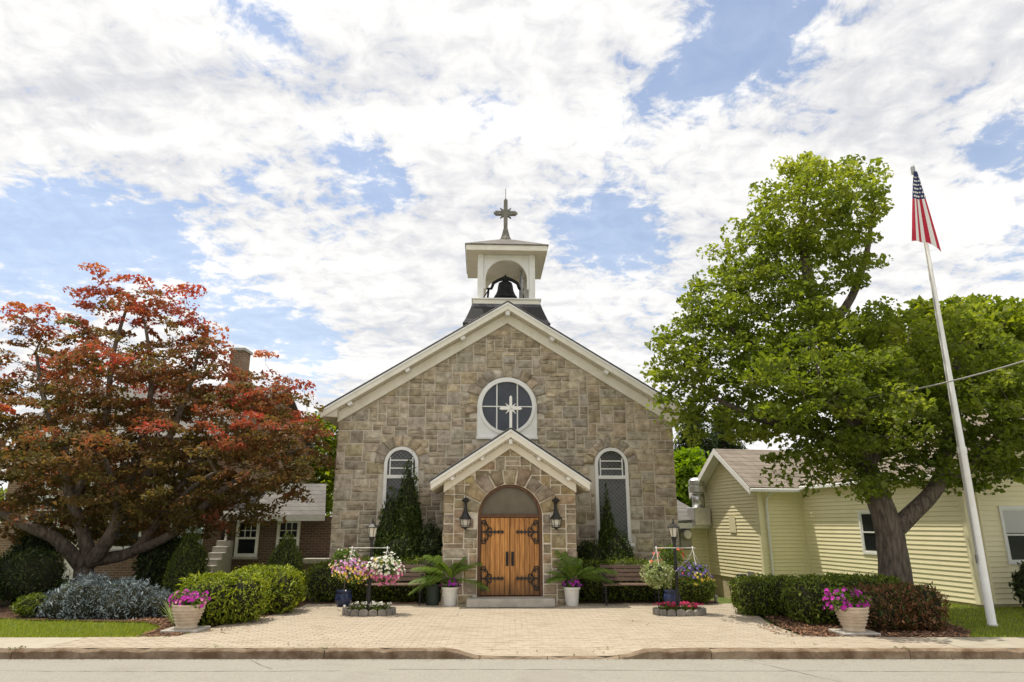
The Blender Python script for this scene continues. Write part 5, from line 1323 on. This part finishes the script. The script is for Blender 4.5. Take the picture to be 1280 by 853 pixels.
def palm_pot(x, y, label, seed, lean):
    rr = random.Random(seed); t = thing('potted_palm', label, 'potted plant', (x, y, 0), 0, 'potted palms either side of the church door')
    MB().lathe([(.13,.0),(.135,.02),(.165,.33),(.185,.335),(.19,.38),(.165,.38),(.155,.33)],24).build('pot', M['whitepot'], t)
    MB().lathe([(.16,.32),(.01,.345)],14).build('soil', M['mulch'], t)
    MB().tube([(0,0,.33),(.01,0,.46),(.0,0,.56)],[.05,.04,.03],8).build('stem', M['bark2'], t)
    for k, (a, l, el) in enumerate(lean):
        a = R(a); d = Vector((math.cos(a), math.sin(a)*.55, 0)); pts = []
        for i in range(13):
            s_ = i/12; pts.append(Vector((0,0,.50)) + d*l*(math.cos(R(el))*s_ + .18*s_*s_) + Vector((0,0,l*(math.sin(R(el))*s_ - .38*s_*s_*(1.2-el/120)))))
        b = MB(); b.tube(pts, [.010*(1-.8*i/12)+.001 for i in range(13)], 4)
        side = Vector((-d.y, d.x, 0)).normalized()
        for i in range(2, 52):
            s_ = i/52; f = s_*12; i0 = min(int(f),11); p = pts[i0].lerp(pts[i0+1], f-i0); tg = (pts[i0+1]-pts[i0]).normalized()
            if s_ < .12: continue
            ll = l*.50*math.sin(math.pi*min(1,(s_*.86+.12)))**.7
            for sg in (-1, 1):
                q = tg*.70 + side*sg*.75 + Vector((0,0,.22+rr.uniform(-.1,.1))); q.normalize(); w_ = .0065
                mid = p+q*ll*.55; tip = p+q*ll + Vector((0,0,-ll*.42)); wv = tg*w_
                b.add([p-wv*.6, p+wv*.6, mid+wv, mid-wv, tip], [(0,1,2,3),(3,2,4)])
        b.build('frond', M['palm'], t)
    flower_ball(t, (0,0,.44), (.20,.18,.11), [(M['purple'],50,.027,lambda d: d[2] > -.3),(M['magenta'],30,.027,lambda d: d[2] > -.3)], M['leaf_fresh'], 420, .05, zmin=.34)
    return t
palm_pot(-1.34, 15.42, 'potted palm with drooping fronds in white pot left of the doors', 1, [(180,.85,38),(195,.80,20),(165,.85,60),(150,.7,72),(10,.8,48),(35,.7,70),(-15,.75,12),(215,.75,42),(-35,.62,50),(90,.6,80),(240,.6,62),(-60,.55,66),(175,.75,5),(0,.55,62),(205,.6,20)])
palm_pot(1.29, 15.42, 'potted palm with upright fronds in white pot right of the doors', 2, [(0,.95,32),(20,.85,20),(100,.75,80),(125,.85,72),(150,.62,62),(180,.52,40),(200,.5,20),(-20,.6,50),(215,.45,56),(60,.62,70),(-60,.5,62),(160,.5,25),(-100,.45,70)])

def blue_pot(x, y, label, petals, top, rad):
    t = thing('standard_shrub', label, 'potted plant', (x, y, 0), 0, 'flowering standards in blue pots')
    MB().lathe([(.10,.0),(.15,.04),(.185,.14),(.17,.24),(.14,.275),(.165,.30),(.17,.32),(.14,.32),(.13,.27)],20).build('pot', M['bluepot'], t, smooth=True)
    MB().lathe([(.13,.27),(.01,.285)],14).build('soil', M['mulch'], t); MB().tube([(0,0,.27),(.01,0,.6),(0,0,top-.1)],[.014,.013,.011],6).build('stem', M['bark2'], t)
    flower_ball(t, (0,0,top), rad, petals, M['leaf_fresh'], 900, .06)
blue_pot(-3.60, 15.30, 'small leafy standard in dark blue glazed pot behind the left lamp post', [(M['whitepetal'],10,.028,lambda d: d[2] > .2),(M['coral'],5,.026,lambda d: d[2] > 0)], .98, (.28,.25,.20))
blue_pot(3.42, 15.30, 'red flowered standard in dark blue glazed pot behind the right lamp post', [(M['coral'],22,.045,lambda d: d[2] > -.1)], 1.02, (.30,.25,.22))
binn = thing('green_tub', 'dark green plastic tub at the end of the left bench', 'tub', (-1.72, 15.55, 0))
MB().lathe([(.14,.005),(.16,.36),(.175,.365),(.178,.40),(.15,.40),(.14,.36)],18).build('tub_body', M['greenbin'], binn); MB().lathe([(.145,.36),(.01,.37)],14).build('soil', M['mulch'], binn)

# lamp posts with cross bars
def lamp(x, y, label, dx):
    l = thing('lamp_post', label, 'lamp post', (x, y, 0), 0, 'black lamp posts either side of the forecourt')
    MB().lathe([(.055,.0),(.055,.10),(.035,.14),(.031,.18),(.029,1.33),(.036,1.34),(.036,1.38),(.05,1.40),(.055,1.43)],12).build('post', M['black'], l)
    lf = MB(); lf.lathe([(.062,1.43),(.07,1.445)],6)
    for k in range(6):
        a = 2*math.pi*k/6; lf.tube([(.062*math.cos(a),.062*math.sin(a),1.44),(.098*math.cos(a),.098*math.sin(a),1.625)],.007,4)
    lf.lathe([(.125,1.62),(.128,1.635),(.06,1.69),(.025,1.705)],6); lf.lathe([(.022,1.70),(.028,1.73),(.012,1.75),(.016,1.775),(.002,1.80)],8)
    lf.build('lantern_frame', M['black'], l); MB().lathe([(.060,1.446),(.094,1.62)],6).build('lantern_glass', M['lampglass'], l)
    MB().tube([(dx-.40,-.045,1.235),(dx+.40,-.045,1.235)],.006,6).build('cross_bar', M['white'], l)
lamp(-2.80, 14.0, 'black lamp post with white petunia baskets, left of the church door', -.03)
lamp(3.24, 14.0, 'black lamp post with green and purple baskets, right of the church door', 0)

def basket(x, z0, label, rad, spec, leaves, nleaf, lsize, seed):
    t = thing('hanging_basket', label, 'flower basket', (x, 13.93, 0), 0, 'flower baskets hung from the lamp posts')
    h = MB()
    h.tube([(0,.02,1.265),(0,0,1.225),(0,0,1.19)],.010,6)
    for a in (30,150,270): h.tube([(0,0,1.2),(.16*math.cos(R(a)),.16*math.sin(R(a)),.92)],.005,4)
    h.build('hanger', M['white'], t); MB().lathe([(.06,.64),(.13,.72),(.17,.86),(.16,.90)],16).build('bowl', M['greenbin'], t)
    flower_ball(t, (0,0,z0), rad, spec, leaves, nleaf, lsize, seed=seed)
basket(-3.17, .82, 'yellow and lilac petunia basket, left side of the left lamp', (.34,.30,.22), [(M['pink'],60,.027,lambda d: d[2] > -.4),(M['yellow'],120,.027,lambda d: d[2] < .25 + rnd.gauss(0,.3)),(M['lilac'],130,.029,lambda d: d[2] > -.1 + rnd.gauss(0,.35)),(M['whitepetal'],50,.028,allp)], M['leaf_fresh'], 900, .05, 1)
basket(-2.47, .78, 'white and pink petunia basket, right side of the left lamp', (.33,.30,.26), [(M['whitepetal'],190,.032,lambda d: d[2] > -.1 + rnd.gauss(0,.25)),(M['pink'],170,.030,lambda d: d[2] < rnd.gauss(0,.25) or d[0] < -.6),(M['yellow'],14,.027,lambda d: d[0] < 0)], M['leaf_fresh'], 800, .05, 2)
basket(2.86, .79, 'pale green trailing foliage basket, left side of the right lamp', (.29,.26,.26), [(M['coral'],9,.036,lambda d: d[2] > .75),(M['whitepetal'],30,.018,allp)], M['leaf_varieg'], 2600, .05, 3)
basket(3.58, .76, 'purple and yellow flower basket, right side of the right lamp', (.31,.28,.21), [(M['violet'],190,.027,lambda d: d[2] > -.35),(M['yellow'],70,.028,lambda d: d[2] < .15 and d[0] > -.2),(M['crimson'],8,.03,lambda d: d[0] < -.3)], M['leaf_fresh'], 1100, .05, 4)

def ring_bed(x, y, label, petal_m, cat2, rx=.48, ry=.30):
    t = thing('ring_flower_bed', label, 'flower bed', (x, y, 0), 0, 'block-edged beds at the lamp posts')
    n = 17
    for k in range(n):
        a = 2*math.pi*(k+.5)/n; p = (rx*math.cos(a), ry*math.sin(a)); tx = Vector((-rx*math.sin(a), ry*math.cos(a), 0)); L_ = tx.length; tx.normalize(); w_ = L_*math.pi/n*.94; h = .12*rnd.uniform(.92,1.06)
        nv = Vector((tx.y,-tx.x,0)); prof = [(-w_,0),(w_,0),(w_,h*.62),(w_*.72,h*.9),(0,h),(-w_*.72,h*.9),(-w_,h*.62)]
        pts = [Vector((p[0],p[1],.002))+tx*u+Vector((0,0,v)) for u, v in prof]; m_ = len(pts)
        MB().add([q-nv*.035 for q in pts]+[q+nv*.035 for q in pts], [tuple(range(m_))[::-1], tuple(range(m_,2*m_))] + [(i,(i+1)%m_,(i+1)%m_+m_,i+m_) for i in range(m_)]).build('edging_block', M['edging'], t, bev=.006)
    MB().lathe([(.98,.02),(.9,.075),(.01,.085)],20).xf(lambda v: (v[0]*(rx-.03), v[1]*(ry-.03), v[2])).build('soil', M['mulch'], t)
    for i, where in enumerate(('right end', 'back right', 'back left', 'left end', 'front left', 'front right')):
        a = 2*math.pi*i/6; cx = rx*.62*math.cos(a)*rnd.uniform(.9,1.05); cy = ry*.55*math.sin(a)
        f = thing('bedding_flower', cat2 % where, 'flowers', (x+cx, y+cy, .07), 0, cat2 % 'any side')
        P, Nn = shrub_pts(170, (0,0,.05), (.14,.10,.08), 2, i+900, .6, .1, 5); k = P[:,2] > 0; L2 = .05*rng.uniform(.6,1.3,k.sum()); V, F = leaf_geo(P[k], Nn[k]+rng.normal(size=(k.sum(),3))*.6, L2, L2*.5); npobj('foliage', V, F, M['leaf_hedge'], f)
        mb = MB()
        for q in range(15): blossom_mb(mb, (rnd.gauss(0,.075), rnd.gauss(0,.05), .10+rnd.uniform(-.02,.04)), (rnd.gauss(0,.5), -.5+rnd.gauss(0,.4), 1), .030*rnd.uniform(.8,1.2))
        mb.build('blossoms', petal_m, f, stuff=True)
ring_bed(-2.78, 14.0, 'oval block-edged bed of white flowers round the left lamp', M['whitepetal'], 'white bedding flowers, %s of the oval bed round the left lamp')
ring_bed(3.26, 14.0, 'oval block-edged bed of crimson flowers round the right lamp', M['crimson'], 'crimson bedding flowers, %s of the oval bed round the right lamp')

# benches
def bench(x, y, label):
    t = thing('park_bench', label, 'bench', (x, y, 0), 0, 'slatted benches in front of the hedges'); W_ = .62
    for k in range(4):
        z = .50+k*.088; yy = .20+k*.026
        MB().obox((0,yy,z),(W_,.011,.037),Matrix.Rotation(R(-14),3,'X')).build('back_slat', M['benchwood'], t, bev=.005)
    for k in range(4): MB().box(-W_,W_,-.24+k*.103,-.24+k*.103+.092,.405-(.0 if k else .004),.43).build('seat_slat', M['benchwood'], t, bev=.005)
    for s in (-1, 1):
        e = MB(); xx = s*(W_-.05)
        for (p, q) in (((xx,-.20,.40),(xx,-.25,.0)),((xx,.15,.40),(xx,.24,.0)),((xx,.15,.39),(xx,.31,.82)),((xx,-.22,.395),(xx,.17,.395)),((xx,-.235,.15),(xx,.21,.15))): e.tube([p,q],.018,6)
        e.tube([(xx,-.20,.40),(xx,-.23,.56),(xx,-.15,.62),(xx,.2,.60)],.015,6)
        e.build('end_frame', M['black'], t)
bench(-2.56, 15.66, 'brown slatted bench under the hedge left of the door'); bench(2.60, 15.66, 'brown slatted bench under the hedge right of the door')

# ------------------------------------------------------------------ flagpole and flag
fp = thing('flagpole', 'tall white tapering flagpole on the right lawn', 'flagpole', (8.437, 12.70, -.04))
MB().lathe([(.085,.0),(.085,.04),(.072,.05),(.074,3.0),(.082,3.02),(.082,3.12),(.066,3.14),(.052,5.6),(.034,8.8)],14).build('pole', M['white'], fp, smooth=True)
MB().lathe([(.036,8.8),(.042,8.84),(.042,8.98),(.025,9.02)],10).build('pole_cap', M['grey_metal'], fp)
hl = MB(); hl.tube([(-.085,-.02,1.1),(-.062,-.03,5),(-.045,-.03,8.75)],.004,4); hl.tube([(-.080,-.05,1.1),(-.058,-.045,5),(-.04,-.045,8.75)],.004,4); hl.build('halyard', M['cable'], fp)
MB().box(-.10,-.071,-.04,0,1.05,1.2).build('cleat', M['grey_metal'], fp)
flag = thing('flag', 'american flag hanging limp near the top of the pole', 'flag', (8.437, 12.70, 0))
FT, FBm = 8.78, 7.18      # top and bottom of the hanging cloth
def flag_pt(s, t):        # s across the folded stripes 0..1, t down 0..1
    left = -.07 - .33*t**.9; right = .0 + .15*t
    z = FT-(FT-FBm)*t - .0*s - .24*max(0, s-.62)/.38*t**3 
    x = left + (right-left)*s
    y = -.12 - .045*math.sin(s*math.pi*2.6+.6)*t**.7 - .05*t
    return Vector((x, y, z))
NS, NT = 26, 30
parts = {}
SS = [i/(7*4) for i in range(29)]
for j in range(NT):
    for i in range(28):
        s0, s1, t0, t1 = SS[i], SS[i+1], j/NT, (j+1)/NT
        k = -1 if t0 < .395 else i//4
        q = [flag_pt(s0,t1), flag_pt(s1,t1), flag_pt(s1,t0), flag_pt(s0,t0)]
        off = Vector((0,.008,0)); parts.setdefault(k, MB()).add(q+[p+off for p in q], [(0,1,2,3),(7,6,5,4)])
for k, b in parts.items():
    b.build('canton' if k < 0 else 'stripe', M['flag_blue' if k < 0 else ('flag_red', 'flag_white')[k % 2]], flag, smooth=True)
stm = MB()
for j in range(6):
    for i in range(5):
        t = .09+.055*j; s = (i+.5+(.25 if j % 2 else -.2))/5
        if j < 1 and i % 2: continue
        c = flag_pt(s, t); r = .020+.016*t/.4; vs = []
        for front in (-.008, .016):
            for q in range(10):
                a = math.pi/2+2*math.pi*q/10+.2; rr = r if q % 2 == 0 else r*.42; p_ = flag_pt(s, t) + Vector((rr*math.cos(a), front, rr*math.sin(a))); vs.append(p_)
        stm.add(vs, [tuple(range(9,-1,-1)), tuple(range(10,20))])
stm.build('stars', M['flag_white'], flag, stuff=True)

# overhead service cable to the maple
cb_ = MB(); A = px(1046,503,13.2); B = px(1345,430,11.0); pts = []
for i in range(25):
    t = i/24; p = A*(1-t)+B*t; pts.append((p[0], p[1], p[2]-.35*4*t*(1-t)*.35))
tag(cb_.tube(pts, .013, 6).build('service_cable', M['cable']), 'thin grey overhead cable passing through the green maple and behind the flagpole', 'cable')

# far-off woods that close the view between the buildings
def woods():
    n = 26000; r = np.random.default_rng(77)
    x = r.uniform(-130, 130, n); h = 4.2 + 1.3*np.sin(x*.21) + .9*np.sin(x*.57+1) + .5*np.sin(x*1.3)
    z = h*(1-r.random(n)**1.7) - .3; y = 78 + r.normal(0, 2.2, n) + (z-2)*.3
    P = np.stack([x, y, z], 1); L = r.uniform(.35, .9, n); V, F = leaf_geo(P, r.normal(size=(n,3)) + np.array((0,-.5,.5)), L, L*.75)
    o = npobj('woods', V, F, M['leaf_far']); o['kind'] = 'stuff'; tag(o, 'low far-off green woods on the horizon', 'woods')
woods()

# small weeds in the joints along the kerb and the edges of the paving
def weeds():
    P = []
    for (x, y, k) in [(-6.98,10.27,9),(-2.62,10.25,5),(5.55,10.26,5),(-5.2,11.6,6),(-4.9,12.6,6),(-4.55,14.2,6),(4.7,12.9,6),(4.85,14.6,8),(4.9,15.3,7),(-1.1,15.2,4),(1.1,15.2,4)]:
        for q in range(k): P.append((x+rnd.gauss(0,.05), y+rnd.gauss(0,.05)))
    for q in range(26): P.append((rnd.uniform(-5,4.6), 10.35+rnd.choice([0,1,2,3,10,20,25,33,40,46])*.103 + rnd.uniform(-.004,.004)))
    Q = []; 
    for x, y in P:
        for k in range(5): Q.append((x+rnd.gauss(0,.012), y+rnd.gauss(0,.012), pave_z(x, y)+.008+abs(rnd.gauss(0,.014))))
    Q = np.array(Q); L = rng.uniform(.012,.032,len(Q)); V, F = leaf_geo(Q, rng.normal(size=(len(Q),3))+np.array((0,-.2,.8)), L, L*.5)
    o = npobj('weeds', V, F, M['leaf_hedge']); o['kind'] = 'stuff'; tag(o, 'tiny green weeds in the paving joints and along the kerb', 'weeds')
weeds()
